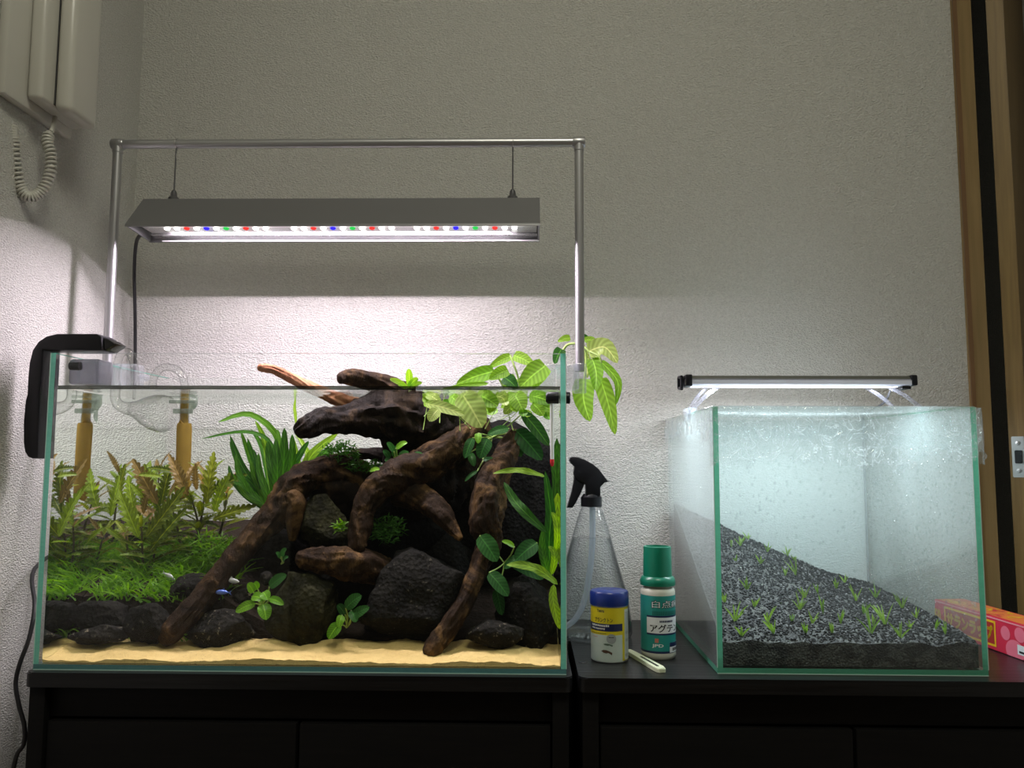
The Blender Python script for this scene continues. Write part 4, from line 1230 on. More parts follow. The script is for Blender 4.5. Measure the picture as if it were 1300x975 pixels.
# ---- low growth nobody could count
def tuft(name, label, cat, c, rad, count, length, width, mat, seed, up=0.6, sub=3):
    rnd = random.Random(seed)
    C0 = at(*c)
    V, FF = [], []
    for _ in range(count):
        d = Vector((rnd.gauss(0, 1), rnd.gauss(0, 1), rnd.gauss(0, 1))).normalized()
        k = rnd.random() ** 0.4
        b = C0 + Vector((d.x * rad[0] * k, d.y * rad[1] * k, d.z * rad[2] * k))
        g = (d * 0.35 + Vector((rnd.gauss(0, .6), rnd.gauss(0, .6) - 0.15, rnd.gauss(0, .5) + up))).normalized()
        L = length * rnd.uniform(0.6, 1.3)
        s = g.cross(Vector((rnd.uniform(-1, 1), rnd.uniform(-1, 1), 0.2))).normalized() * width * 0.5
        n0 = len(V)
        for j in range(sub + 1):
            t = j / sub
            q = b + g * L * t + Vector((g.x, g.y, -0.8)) * L * 0.35 * t * t
            w_ = (1 - t) ** 0.6 if j < sub else 0.05
            q.x = min(max(q.x, TX0 + G + 0.001), TX1 - G - 0.001); q.y = min(max(q.y, TY0 + G + 0.002), TY1 - G - 0.002)
            V += [q - s * w_, q + s * w_]
        for j in range(sub):
            a_ = n0 + 2 * j
            FF.append((a_, a_ + 1, a_ + 3, a_ + 2))
    o = from_py(name, V, FF, mat, None, True)
    return tag(o, label, cat, kind='stuff')
V, FF = [], []
rnd = random.Random(77)
for _ in range(1900):
    x = rnd.uniform(TX0 + G + 0.006, -0.375); y = rnd.uniform(0.985, 1.12)
    if x > -0.42 and rnd.random() < 0.5: continue
    b = Vector((x, y, soil_z(x, y) - 0.003))
    L = rnd.uniform(0.014, 0.030) * (1.3 if y > 1.03 else 1.0)
    az = rnd.uniform(0, 2 * math.pi); le = rnd.uniform(0.2, 1.0)
    g = Vector((math.cos(az) * le, math.sin(az) * le, 1)).normalized()
    s = g.cross(Vector((math.sin(az * 3), math.cos(az * 5), 0.3))).normalized() * rnd.uniform(0.0010, 0.0022)
    n0 = len(V)
    for j in range(5):
        t = j / 4
        q = b + g * L * t + Vector((g.x, g.y, -0.5)) * L * 0.6 * t * t
        q.x = max(q.x, TX0 + G + 0.001); q.y = max(q.y, TY0 + G + 0.002)
        k = 1 - 0.85 * t
        V += [q - s * k, q + s * k]
    for j in range(4):
        a_ = n0 + 2 * j; FF.append((a_, a_ + 1, a_ + 3, a_ + 2))
tag(from_py('carpet_grass', V, FF, M['grass'], None, True), 'low bright green carpet grass at the left behind the rocks', 'grass', kind='stuff')
tuft('needle_bush', 'bushy needle leaved plant under the feathery stems beside the long branch', 'plant', (268, 698, 1.06), (.040, .02, .022), 260, .016, .0022, M['grass'], 4)
tuft('moss_clump', 'dark moss clump on the driftwood between the fern and the stump', 'moss', (432, 575, 1.09), (.026, .02, .017), 420, .007, .0022, M['moss'], 5)
tuft('moss_clump', 'moss strip below the small hole in the driftwood', 'moss', (462, 592, 1.08), (.030, .015, .008), 220, .007, .0020, M['moss'], 6)
tuft('needle_bush', 'small green tuft in the dark middle under the arched root', 'plant', (492, 672, 1.03), (.022, .012, .018), 300, .008, .0024, M['moss'], 7)
tuft('needle_bush', 'tiny bright tuft on the grey green rock', 'plant', (432, 668, 1.03), (.009, .006, .007), 60, .006, .0024, M['grass'], 8)

# ================================================================== fish
def fish(c, d, label, mt):
    P = at(*c)
    X = Vector(d).normalized(); Zv = Vector((0, 0, 1)); Yv = Zv.cross(X).normalized(); Zv = X.cross(Yv)
    v, f = [], []
    L = 0.020
    prof_ = [(0.5, .02), (.44, .07), (.30, .13), (.1, .16), (-.12, .12), (-.28, .06), (-.34, .04)]
    n = 10
    for xx, r in prof_:
        for i in range(n):
            a = 2 * math.pi * i / n
            v.append(P + X * xx * L + Yv * math.cos(a) * r * L * 0.45 + Zv * math.sin(a) * r * L)
    for j in range(len(prof_) - 1):
        for i in range(n): f.append((j*n+i, j*n+(i+1) % n, (j+1)*n+(i+1) % n, (j+1)*n+i))
    f.append(tuple(range(n)))
    k = len(v)
    v += [P - X * .33 * L + Zv * .03 * L, P - X * .52 * L + Zv * .15 * L, P - X * .45 * L, P - X * .52 * L - Zv * .15 * L, P - X * .33 * L - Zv * .03 * L]
    f += [(k, k+1, k+2), (k, k+2, k+4), (k+2, k+3, k+4)]
    v += [P + X * .10 * L + Zv * .15 * L, P - X * .06 * L + Zv * .26 * L, P - X * .12 * L + Zv * .12 * L]
    f += [(k+5, k+6, k+7)]
    o = from_py('small_fish', v, f, mt, None, True)
    return tag(o, label, 'fish', 'small fish in the large aquarium')
M['fish_pale'] = plain('pale_fish', (0.50, 0.52, 0.50), 0.3)
M['fish_blue'] = plain('blue_fish', (0.12, 0.20, 0.62), 0.25, 0.3)
fish((294, 737, 1.0), (1, -.1, -.15), 'pale little fish beside the long sloping branch', M['fish_pale'])
fish((283, 752, .99), (-1, -.1, .05), 'blue little fish above the speckled rock', M['fish_blue'])
fish((214, 731, 1.02), (1, -.2, -.5), 'pale little fish among the carpet grass', M['fish_pale'])

# ================================================================== glass pipes
def glass_pipe(pts, r=7.0, name='glass_tube', parent=None, mat='pipe_glass', n=18, k=8):
    return tube(name, [(*at(x, y, Y), pxm(rr if rr else r, Y)) for x, y, Y, rr in pts], M[mat], parent, n=n, k=k, cap=False)
N = NT('brown_algae_film')
tr = N.n('BsdfTransparent', Color=(0.85, 0.72, 0.42))
nz = N.n('TexNoise', Vector=N.coord('Object', (30, 30, 12)), Scale=4.0, Detail=4.0)
cc = N.mixc(nz.outputs[0], (0.40, 0.28, 0.06), (0.24, 0.16, 0.035))
df = N.n('BsdfDiffuse', Color=cc); tl = N.n('BsdfTranslucent', Color=cc)
ms = N.n('MixShader', i0=0.5, i1=df.outputs[0], i2=tl.outputs[0])
mx = N.n('MixShader', i0=0.72, i1=tr.outputs[0], i2=ms.outputs[0])
M['algae'] = N.done(mx.outputs[0])
M['sucker'] = thin_clear('clear_rubber', (0.62, 0.68, 0.62), 0.08, 0.15, 0.2, (0.5, 0.56, 0.5))
def intake(x, Y, label, arch, lean=0.0):
    p = plant('intake_pipe', label, (x, 640, Y), 'pipe')
    glass_pipe(arch, 6, 'glass_bend', p)
    glass_pipe([(x + 1, 492, Y, 6), (x, 515, Y, 6), (x, 540, Y, 6)], 6, 'glass_tube', p, k=3)
    glass_pipe([(x + 1, 500, Y, 5), (x, 520, Y, 5), (x, 541, Y, 5)], 5, 'stained_core', p, 'algae', k=3)
    glass_pipe([(x, 538, Y, 6), (x, 541, Y, 9), (x - 1, 580, Y, 9), (x - 3, 628, Y, 8.5), (x - 3, 632, Y, 3)], 9, 'strainer', p, 'algae', k=4)
    q = at(x, 510, Y)
    lathe('suction_cup', [(0.0001, 0.0), (0.005, 0.0), (0.006, 0.006), (0.012, 0.010), (0.0125, 0.012), (0.010, 0.011), (0.0001, 0.009)], (q.x, q.y + 0.004, q.z), M['sucker'], p, n=20, axis=(0, 1, 0), cap=False)
    box('cup_bracket', q.x - pxm(17, Y), q.x + pxm(17, Y), q.y - 0.008, q.y - 0.003, q.z - 0.003, q.z + 0.002, M['sucker'], p, 0.001)
    box('cup_bracket', q.x - pxm(12, Y), q.x + pxm(13, Y), q.y - 0.007, q.y - 0.002, q.z - 0.017, q.z - 0.010, M['sucker'], p, 0.001)
    return p
intake(234, 1.11, 'brown stained intake pipe behind the feathery stem plants', [(235, 494, 1.11, 5), (232, 478, 1.11, 5), (222, 468, 1.11, 5), (206, 467, 1.11, 5), (196, 478, 1.11, 5), (193, 494, 1.11, 5)])
lp_ = plant('lily_pipe', 'clear glass outflow pipe with a flared bell near the left', (150, 500, 1.0), 'pipe')
glass_pipe([(150, 497, 1.0, 5), (147, 480, 1.0, 5), (152, 452, 1.0, 5), (163, 447, 1.0, 5), (170, 462, 1.0, 5), (172, 490, 1.0, 5)], 5, 'glass_bend', lp_)
b0, b1 = at(147, 494, 1.0), at(158, 519, 1.0)
ax = (at(218, 530, 1.0) - at(158, 516, 1.0))
glass_pipe([(147, 492, 1.0, 6), (146, 504, 1.0, 6), (150, 513, 1.0, 6.5), (160, 518, 1.0, 8), (170, 519, 1.0, 10)], 6, 'glass_tube', lp_)
q0 = at(168, 519, 1.0)
L_ = (at(217, 527, 1.0) - q0).length
lathe('glass_bell', [(pxm(9, 1), 0), (pxm(13, 1), L_ * .2), (pxm(19, 1), L_ * .45), (pxm(23, 1), L_ * .7), (pxm(24, 1), L_ * .9), (pxm(23, 1), L_), (pxm(23.6, 1), L_ * 1.01)], q0, M['pipe_glass'], lp_, n=32, axis=(at(217, 527, 0.985) - q0), cap=False)
for x, y in ((115, 512), (113, 528)):
    q = at(x, y, 1.01)
    lathe('suction_cup', [(0.0001, 0.0), (0.004, 0.0), (0.0045, 0.004), (0.009, 0.007), (0.0095, 0.009), (0.0001, 0.007)], q, M['sucker'], lp_, n=18, axis=(0.8, 0.6, 0), cap=False)

# ================================================================== black hang-on bracket at the left corner
def cz(px, py, Y):
    q = at(20 + px / 3.482, 410 + py / 3.482, Y); return (q.x, q.z)
hb = empty('hang_on_filter', at(50, 575, 0.955)); tag(hb, 'black hook shaped device hanging over the left rim', 'filter')
out = [(100, 600), (80, 592), (66, 570), (60, 530), (60, 440), (68, 350), (76, 320), (80, 240), (86, 180), (100, 125), (125, 88), (160, 65), (205, 54), (380, 54), (402, 66), (405, 126), (200, 126), (172, 124), (146, 124), (142, 200), (134, 330), (128, 470), (124, 598)]
Yh = 0.950
poly = [cz(x, y, Yh) for x, y in out]
gx = TX0 - 0.0015
poly = [((min(x, gx) if (py > 126) else x), max(z, TH + 0.0012) if 200 <= px_ <= 405 and py == 126 else z) for (x, z), (px_, py) in zip(poly, out)]
poly_extrude('hook_body', poly, 0.938, 0.975, M['black_plastic'], hb, 0.002)
poly_extrude('spout', [cz(x, y, 0.96) for x, y in ((398, 68), (440, 80), (472, 100), (462, 108), (430, 128), (404, 120))], 0.942, 0.971, M['black_gloss'], hb, 0.0012)
gi = TX0 + G + 0.001
box('inner_housing', gi, gi + pxm(40, .96), 0.940, 0.974, at(80, 490, .96).z, TH - 0.004, thin_clear('smoky_plastic', (0.45, 0.46, 0.50), 0.06, 0.1, 0.25, (0.3, 0.3, 0.33)), hb, 0.004)
lathe('inner_knob', [(0.0001, 0), (0.005, 0), (0.005, 0.012), (0.0001, 0.013)], (gi + pxm(4, .96), 0.9385, at(80, 466, .95).z), M['black_plastic'], hb, n=18, axis=(1, 0, 0), cap=False)

# ================================================================== thermometer
ty = 0.947
tq = at(703, 505, ty)
th = empty('thermometer', (tq.x, ty, at(701, 590, ty).z)); tag(th, 'slim white thermometer with red tip on the right glass', 'thermometer')
r_ = pxm(7.6, ty)
xi = TX1 - G - 0.0006
x_in = at(693, 505, ty).x
lathe('magnet_inside', [(0.0001, 0), (r_ * .7, 0), (r_, 0.0025), (r_, xi - x_in - 0.0006), (r_ * .9, xi - x_in), (0.0001, xi - x_in)], (x_in, ty, tq.z), M['black_plastic'], th, n=28, axis=(1, 0, 0), cap=False)
lathe('magnet_outside', [(0.0001, 0), (r_, 0), (r_, 0.0055), (r_ * .85, 0.0065), (0.0001, 0.0065)], (TX1 + 0.0003, ty, tq.z), M['black_plastic'], th, n=28, axis=(1, 0, 0), cap=False)
tt, tb_ = at(700.5, 512, ty), at(701, 583, ty)
tube('thermometer_tube', [(tt.x, ty, tt.z, 0.0022), (tb_.x, ty, tb_.z, 0.0022)], plain('white_tube', (0.75, 0.76, 0.74), 0.25), th, n=14, k=1)
zb_ = at(701, 592, ty).z
tube('red_bulb', [(tb_.x, ty, tb_.z, 0.0023), (tb_.x, ty, (tb_.z + zb_) / 2, 0.0025), (tb_.x, ty, zb_, 0.0012)], plain('red_spirit', (0.55, 0.02, 0.03), 0.25), th, n=14, k=3)
# ================================================================== black soil in the small tank
SX0, SX1, SYY0, SYY1 = RX0 + 0.0066, RX1 - 0.0066, RY0 + 0.0066, RY1 - 0.0066
def lerp_tab(tab, x):
    if x <= tab[0][0]: return tab[0][1]
    for (a, va), (b, vb) in zip(tab, tab[1:]):
        if x <= b: return va + (vb - va) * (x - a) / (b - a)
    return tab[-1][1]
def tank_soil_z(x, y):
    t = min(1, max(0, (y - SYY0) / (SYY1 - SYY0)))
    Bx = lerp_tab([(0.218, 0.140), (0.294, 0.105), (0.37, 0.070), (0.443, 0.040), (0.506, 0.024)], x)
    pw = lerp_tab([(0.218, 1.0), (0.44, 0.9), (0.506, 0.55)], x)
    return 0.0335 + 0.0035 * noise.noise(Vector((x * 38, 5, 0))) * max(0, 1 - t * 12) + Bx * t ** pw + 0.0016 * noise.noise(Vector((x * 60, y * 60, 0)))
N = NT('black_granules')
co = N.coord()
n1 = N.n('TexNoise', Vector=co, Scale=420.0, Detail=2.0)
n2 = N.n('TexNoise', Vector=N.coord('Object', (1, 1, 1.6)), Scale=55.0, Detail=6.0)
c = N.mixc(N.ramp(n2.outputs[0], [(0.46, (0, 0, 0)), (0.54, (1, 1, 1))]), (0.004, 0.004, 0.004), (0.065, 0.067, 0.062))
c = N.mixc(N.ramp(n1.outputs[0], [(0.5, (0, 0, 0)), (0.62, (1, 1, 1))]), c, (0.016, 0.016, 0.016))
vo = N.n('TexVoronoi', Vector=co, Scale=420.0)
bp = N.n('Bump', Strength=0.8, Distance=0.002, Height=vo.outputs[0])
p = N.n('BsdfPrincipled', Base_Color=c, Roughness=0.6, Normal=bp.outputs[0])
M['granule_bed'] = N.done(p.outputs[0])
N = NT('soil_granule')
g = N.n('NewGeometry')
c = N.ramp(g.outputs['Random Per Island'], [(0.0, (0.004, 0.004, 0.005)), (0.88, (0.013, 0.013, 0.014)), (0.97, (0.16, 0.16, 0.165))])  # the few pale granules carry glints in their colour
p = N.n('BsdfPrincipled', Base_Color=c, Roughness=0.5)
p.inputs['Specular IOR Level'].default_value = 0.15
M['granule'] = N.done(p.outputs[0])
tag(grid_stuff('black_soil', SX0, SX1, SYY0, SYY1, tank_soil_z, M['granule_bed'], 80, 80, 0.0075),
    'sloping bed of black granular soil in the small tank', 'soil', kind='stuff')
rnd = random.Random(9)
bm = bmesh.new(); bmesh.ops.create_icosphere(bm, subdivisions=1, radius=1.0)
iv = [v.co.copy() for v in bm.verts]; jf = [tuple(v.index for v in f.verts) for f in bm.faces]; bm.free()
V, FF = [], []
for _ in range(9500):
    x = rnd.uniform(SX0 + 0.002, SX1 - 0.002); y = SYY0 + 0.002 + (SYY1 - SYY0 - 0.004) * rnd.random()
    r = rnd.uniform(0.0009, 0.0019)
    cpt = Vector((x, y, tank_soil_z(x, y) + rnd.uniform(-0.2, 0.5) * r))
    n0 = len(V)
    sx, sy, sz = rnd.uniform(.8, 1.2), rnd.uniform(.8, 1.2), rnd.uniform(.7, 1.1)
    for q in iv: V.append((cpt.x + q.x * r * sx, cpt.y + q.y * r * sy, cpt.z + q.z * r * sz))
    FF += [tuple(i + n0 for i in f) for f in jf]
Vf, Ff = [], []
for _ in range(3000):
    x = rnd.uniform(SX0 + 0.002, SX1 - 0.002); r = rnd.uniform(0.0008, 0.0017)
    zt = tank_soil_z(x, SYY0)
    cpt = Vector((x, SYY0 + 0.0012, rnd.uniform(0.0095, zt)))
    n0 = len(Vf)
    for q in iv: Vf.append((cpt.x + q.x * r * 1.2, cpt.y + q.y * r * 0.7, cpt.z + q.z * r))
    Ff += [tuple(i + n0 for i in f) for f in jf]
tag(from_py('packed_granules', Vf, Ff, M['granule_bed'], None, False), 'packed dark granules pressed against the front glass of the small tank', 'soil', kind='stuff')
tag(from_py('soil_granules', V, FF, M['granule'], None, False), 'loose black soil granules covering the slope in the small tank', 'soil', kind='stuff')

# ---- grass sprouts
def on_soil(px, py):
    prev = None
    for i in range(300):
        Y = SYY0 + 0.003 + (SYY1 - SYY0 - 0.006) * i / 299
        q = at(px, py, Y)
        if q.z <= tank_soil_z(q.x, q.y): return q
    return None
M['sprout'] = leaf_mat('sprout_green', (0.10, 0.20, 0.03), (0.24, 0.36, 0.08), 0.45)
spots = [(170, 228, 8), (185, 165, 14), (150, 170, 10), (215, 140, 10), (292, 190, 14), (265, 235, 10), (370, 205, 12), (395, 222, 8), (405, 282, 24), (362, 282, 10), (562, 335, 12), (575, 270, 12), (597, 312, 10),
         (718, 372, 16), (716, 318, 10), (640, 385, 18), (668, 432, 12), (822, 412, 16), (877, 452, 12), (755, 478, 22), (815, 528, 18), (700, 512, 26), (708, 478, 12), (546, 512, 10), (580, 470, 14), (510, 432, 18),
         (490, 352, 12), (420, 418, 16), (468, 472, 12), (390, 465, 8), (441, 510, 10), (318, 512, 14), (190, 520, 10), (292, 468, 16), (240, 408, 10), (165, 462, 18), (125, 390, 14), (212, 340, 14), (440, 372, 14), (852, 488, 8), (952, 492, 10), (992, 512, 12)]
k = 0
for sx, sy, sz in spots:
    q = on_soil(880 + sx / 3.095, 640 + sy / 3.095)
    if q is None: continue
    rnd = random.Random(100 + k); k += 1
    V, FF = [(0, 0, -0.002)], []
    for b in range(rnd.randint(4, 6)):
        az = rnd.uniform(0, 2 * math.pi); le = rnd.uniform(0.05, 0.65)
        g_ = Vector((math.cos(az) * le, math.sin(az) * le * 0.7, 1)).normalized()
        L = pxm(sz, 1.05) * rnd.uniform(0.6, 1.25) * 1.25
        s = g_.cross(Vector((0.2, 1, 0.1))).normalized() * rnd.uniform(0.0007, 0.0011)
        n0 = len(V)
        for j in range(4):
            t = (j + 1) / 4
            c_ = g_ * L * t + Vector((g_.x, g_.y, -0.3)) * L * 0.35 * t * t
            w_ = (1.0, 1.0, 0.75, 0.08)[j]
            V += [tuple(c_ - s * w_), tuple(c_ + s * w_)]
        FF.append((0, n0 + 1, n0))
        for j in range(3):
            a_ = n0 + 2 * j; FF.append((a_, a_ + 1, a_ + 3, a_ + 2))
    for i, pt in enumerate(V):
        wxp = min(max(q.x + pt[0], SX0 + 0.001), SX1 - 0.001); wyp = min(max(q.y + pt[1], SYY0 + 0.001), SYY1 - 0.001)
        V[i] = (wxp - q.x, wyp - q.y, pt[2])
    me = bpy.data.meshes.new('grass_sprout'); me.from_pydata(V, [], FF); me.materials.append(M['sprout'])
    o = bpy.data.objects.new('grass_sprout', me); COL.objects.link(o); o.location = q
    tag(o, 'thin green grass sprout growing from the black soil of the small tank', 'sprout', 'grass sprouts in the small tank')

# ---- condensation drops on the inside of the glass (nobody could count them)
M['drop'] = thin_clear('water_drop', (0.90, 0.93, 0.93), 0.12, 0.02, 0.10, (0.9, 0.95, 0.95), rim=(0.15, 0.17, 0.17))
rnd = random.Random(21)
V, FF = [], []
def add_drop(c, r, nrm, tang):
    up = nrm.cross(tang)
    n0 = len(V); m = 7
    for rr, hh in ((1.0, 0.0), (0.75, 0.45), (0.3, 0.62)):
        for i in range(m):
            a = 2 * math.pi * i / m
            V.append(c + (tang * math.cos(a) + up * math.sin(a) * 1.25) * r * rr + nrm * r * hh)
    for j in range(2):
        for i in range(m): FF.append((n0+j*m+i, n0+j*m+(i+1) % m, n0+(j+1)*m+(i+1) % m, n0+(j+1)*m+i))
    FF.append(tuple(n0 + 2*m + i for i in range(m)))
for _ in range(620):
    x, z = rnd.uniform(SX0, SX1), rnd.uniform(0.06, 0.25)
    add_drop(Vector((x, RY0 + 0.0063, z)), rnd.choice((0.0006, 0.0008, 0.0011, 0.0016)), Vector((0, 1, 0)), Vector((1, 0, 0)))
for _ in range(700):
    y, z = rnd.uniform(SYY0, SYY1), rnd.uniform(0.05, 0.27)
    add_drop(Vector((RX1 - 0.0063, y, z)), rnd.uniform(0.0006, 0.0015), Vector((-1, 0, 0)), Vector((0, 1, 0)))
for _ in range(450):
    y, z = rnd.uniform(SYY0, SYY1), rnd.uniform(0.05, 0.27)
    add_drop(Vector((RX0 + 0.0063, y, z)), rnd.uniform(0.0006, 0.0014), Vector((1, 0, 0)), Vector((0, 1, 0)))
tag(from_py('condensation_drops', V, FF, M['drop'], tk, True), kind='stuff')

# ================================================================== cling film over the small tank
N = NT('cling_film')
tr = N.n('BsdfTransparent', Color=(0.95, 0.965, 0.965))
df = N.n('BsdfTranslucent', Color=(0.85, 0.92, 0.93)); dd = N.n('BsdfDiffuse', Color=(0.85, 0.92, 0.93))
ds = N.n('MixShader', i0=0.5, i1=df.outputs[0], i2=dd.outputs[0])
nz = N.n('TexNoise', Vector=N.coord('Object', (1, 1, 1)), Scale=60.0, Detail=6.0, Distortion=1.5)
bp = N.n('Bump', Strength=0.8, Distance=0.004, Height=nz.outputs[0])
gs = N.n('BsdfGlossy', Color=(1, 1, 1), Roughness=0.12, Normal=bp.outputs[0])
n3 = N.n('TexNoise', Vector=N.coord('Object', (1, 1, 1)), Scale=42.0, Detail=3.0, Distortion=2.5)
rd = N.math('ABSOLUTE', N.math('SUBTRACT', n3.outputs[0], 0.5))
fold = N.ramp(rd, [(0.0, (0.75,) * 3), (0.010, (0.30,) * 3), (0.05, (0.10,) * 3)])
m1 = N.n('MixShader', i0=fold, i1=tr.outputs[0], i2=ds.outputs[0])
fr = N.math('ADD', N.schlick(0.06), 0.05)
m2 = N.n('MixShader', i0=fr, i1=m1.outputs[0], i2=gs.outputs[0])
M['film'] = N.done(m2.outputs[0])
def ridged(p): return 1 - abs(noise.noise(p)) * 2
SKF = 0.085
bm = bmesh.new()
n = 130
lo_, hi_x, hi_y = -SKF, (RX1 - RX0) + SKF, (RY1 - RY0) + 0.03
grid = []
for j in range(n + 1):
    row = []
    for i in range(n + 1):
        u = lo_ + (hi_x - lo_) * i / n; v = lo_ + (hi_y - lo_) * j / n
        W_, D_ = RX1 - RX0, RY1 - RY0
        dx = max(0, -u, u - W_); dy = max(0, -v, v - D_)
        cu, cv = min(max(u, 0), W_), min(max(v, 0), D_)
        d = max(dx, dy)
        cr = ridged(Vector((u * 28, v * 28, 1))) * 0.6 + ridged(Vector((u * 70, v * 70, 5))) * 0.4
        off = 0.0012 + 0.0026 * (cr + 0.6) * (1 if d > 0.002 else 0.2)
        x = RX0 + cu + (-off if u < 0 else off if u > W_ else 0)
        y = RY0 + cv + (-off if v < 0 else off if v > D_ else 0)
        if u > W_ + 0.03 and 0.0 < v < 0.12: x += (d - 0.03) * 0.35 * abs(noise.noise(Vector((u * 60, v * 60, 9)))) * 2
        y = min(y, WALL_Y - 0.001)
        z = RH + 0.0012 - d + (0.0 if d > 0 else -0.003 * math.sin(math.pi * cu / W_) * math.sin(math.pi * cv / D_) + 0.0012 * cr * min(1, min(cu, W_ - cu, cv, D_ - cv) * 40) * 0.5)
        row.append((bm.verts.new((x, y, z)), u, v, d, dx, dy))
    grid.append(row)
for j in range(n):
    for i in range(n):
        q = (grid[j][i], grid[j][i+1], grid[j+1][i+1], grid[j+1][i])
        d = max(w_[3] for w_ in q)
        u, v = q[0][1], q[0][2]
        if q[0][4] > 0.004 and q[0][5] > 0.004: continue
        if v < 0: lim = 0.068 + 0.022 * noise.noise(Vector((u * 22, 3, 0))) + 0.010 * noise.noise(Vector((u * 70, 8, 0)))
        elif u < 0: lim = 0.034 + 0.020 * noise.noise(Vector((v * 22, 13, 0)))
        else: lim = 0.055 + 0.022 * noise.noise(Vector((v * 25, 23, u)))
        if d > lim: continue
        bm.faces.new([w_[0] for w_ in q])
bmesh.ops.delete(bm, geom=[v for v in bm.verts if not v.link_faces], context='VERTS')
fo = from_bm('cling_film', bm, M['film'], None, True)
tag(fo, 'crumpled transparent cling film stretched over the small tank', 'film')

# ================================================================== spray bottle
sc = Vector((at(751.5, 806, 1.12).x, 1.12, 0.0))
Ys = 1.12
def zs(py): return at(751, py, Ys).z
M['bottle'] = thin_clear('spray_bottle_plastic', (0.98, 0.985, 0.985), 0.04, 0.04, 0.02, (0.7, 0.75, 0.78), rim=(0.30, 0.33, 0.34))
M['bottle_water'] = thin_clear('bottle_water', (0.94, 0.95, 0.955), 0.02, 0.02, rim=(0.35, 0.37, 0.38))
sb = empty('spray_bottle', sc); tag(sb, 'clear conical spray bottle with a black trigger head', 'bottle')
def sp(px): return pxm(px, Ys)
lathe('bottle_body', [(0.0001, 0.006), (sp(30), 0.004), (sp(42), 0.0006), (sp(48), 0.001), (sp(50), 0.006), (sp(49.5), zs(790)), (sp(46), zs(765)), (sp(42), zs(745)), (sp(34), zs(717)), (sp(24), zs(680)), (sp(15), zs(650)), (sp(12.5), zs(645)), (sp(12), zs(638))], sc, M['bottle'], sb, n=48, cap=False)
lathe('bottle_water', [(0.0001, 0.0065), (sp(44), 0.004), (sp(48.6), 0.008), (sp(48.2), zs(790)), (sp(44.8), zs(765)), (sp(40.8), zs(745)), (sp(32.8), zs(717)), (sp(23.2), zs(682)), (0.0001, zs(682))], sc, M['bottle_water'], sb, n=48, cap=False)
lathe('screw_collar', [(0.0001, zs(643)), (sp(13.2), zs(643)), (sp(13.2), zs(631)), (sp(11.5), zs(629.5)), (sp(10), zs(627)), (0.0001, zs(627))], sc, M['black_plastic'], sb, n=28, cap=False)
def tz(px, py):
    q = at(715 + px / 10.83, 570 + py / 10.83, Ys); return (q.x, q.z)
head = [(305, 640), (305, 490), (280, 470), (215, 440), (150, 380), (138, 330), (150, 240), (100, 195), (80, 155), (90, 120), (130, 106), (200, 112), (290, 145), (400, 205), (480, 270), (540, 350), (605, 435), (640, 438), (560, 462), (505, 520), (505, 640)]
poly_extrude('trigger_head', [tz(*q) for q in head], Ys - 0.011, Ys + 0.011, M['black_plastic'], sb, 0.002)
trig = [(150, 370), (250, 440), (290, 480), (240, 600), (170, 740), (125, 805), (50, 805), (75, 720), (115, 580), (140, 450)]
poly_extrude('trigger', [tz(*q) for q in trig], Ys - 0.008, Ys + 0.008, M['black_plastic'], sb, 0.0015)
M['dip'] = thin_clear('dip_tube_plastic', (0.75, 0.8, 0.85), 0.05, 0.1, 0.4, (0.8, 0.86, 0.92))
tube('dip_tube', [(*at(752, 640, Ys), 0.0042), (*at(752, 690, Ys), 0.0042), (*at(748, 730, Ys - .004), 0.0042), (*at(741, 765, Ys - .01), 0.0042), (*at(730, 786, Ys - .016), 0.0042), (*at(716, 797, Ys - .02), 0.0042)], M['dip'], sb, n=12, k=6)

# ================================================================== printed round labels
def cyl_pt(c, r, u, z):
    """u: arc length to the right of the point facing the viewer"""
    a = u / r
    return Vector((c.x + r * math.sin(a), c.y - r * math.cos(a), z))
def cyl_patch(name, c, r, a0, a1, z0, z1, mat, parent, n=None):
    n = n or max(3, int(abs(a1 - a0) / 6))
    v, f = [], []
    for i in range(n + 1):
        a = math.radians(a0 + (a1 - a0) * i / n)
        for z in (z0, z1): v.append((c.x + r * math.sin(a), c.y - r * math.cos(a), z))
    for i in range(n): f.append((2*i, 2*i+2, 2*i+3, 2*i+1))
    return from_py(name, v, f, mat, parent, True)
def cyl_text(name, s, c, r, a_mid, z_mid, w_, h_, mat, parent):
    v, f = text_fit(s, w_, h_)
    off = math.radians(a_mid) * r
    return from_py(name, [cyl_pt(c, r, q.x + off, z_mid + q.y) for q in v], f, mat, parent)

# ---- fish food can
cY = 0.990
cc = Vector((at(774, 838, cY).x, cY, 0)); cr_ = pxm(22.6, cY)
def zc(py): return at(774, py, cY - cr_).z
M['can_white'] = plain('can_white', (0.62, 0.66, 0.62), 0.4)
M['lid_blue'] = plain('lid_blue', (0.008, 0.024, 0.17), 0.3)
M['label_yellow'] = plain('label_yellow', (0.62, 0.52, 0.015), 0.4)
M['label_pale'] = plain('label_pale', (0.40, 0.50, 0.46), 0.4, var=(0.55, 0.62, 0.55), vscale=60.0)
M['navy'] = plain('print_navy', (0.012, 0.018, 0.075), 0.4)
M['ink'] = plain('print_ink', (0.02, 0.02, 0.02), 0.5)
M['print_white'] = plain('print_white', (0.72, 0.74, 0.74), 0.4)
M['print_red'] = plain('print_red', (0.55, 0.06, 0.04), 0.4)
M['print_grey'] = plain('print_grey', (0.30, 0.33, 0.33), 0.4)
ca = empty('fish_food_can', cc); tag(ca, 'round fish food can with blue lid and yellow label', 'can')
ztop = zc(770)
lathe('can_body', [(0.0001, 0.0003), (cr_ * .96, 0.0003), (cr_, 0.0025), (cr_, ztop), (0.0001, ztop)], cc, M['can_white'], ca, n=48, cap=False)
lr = cr_ * 1.055
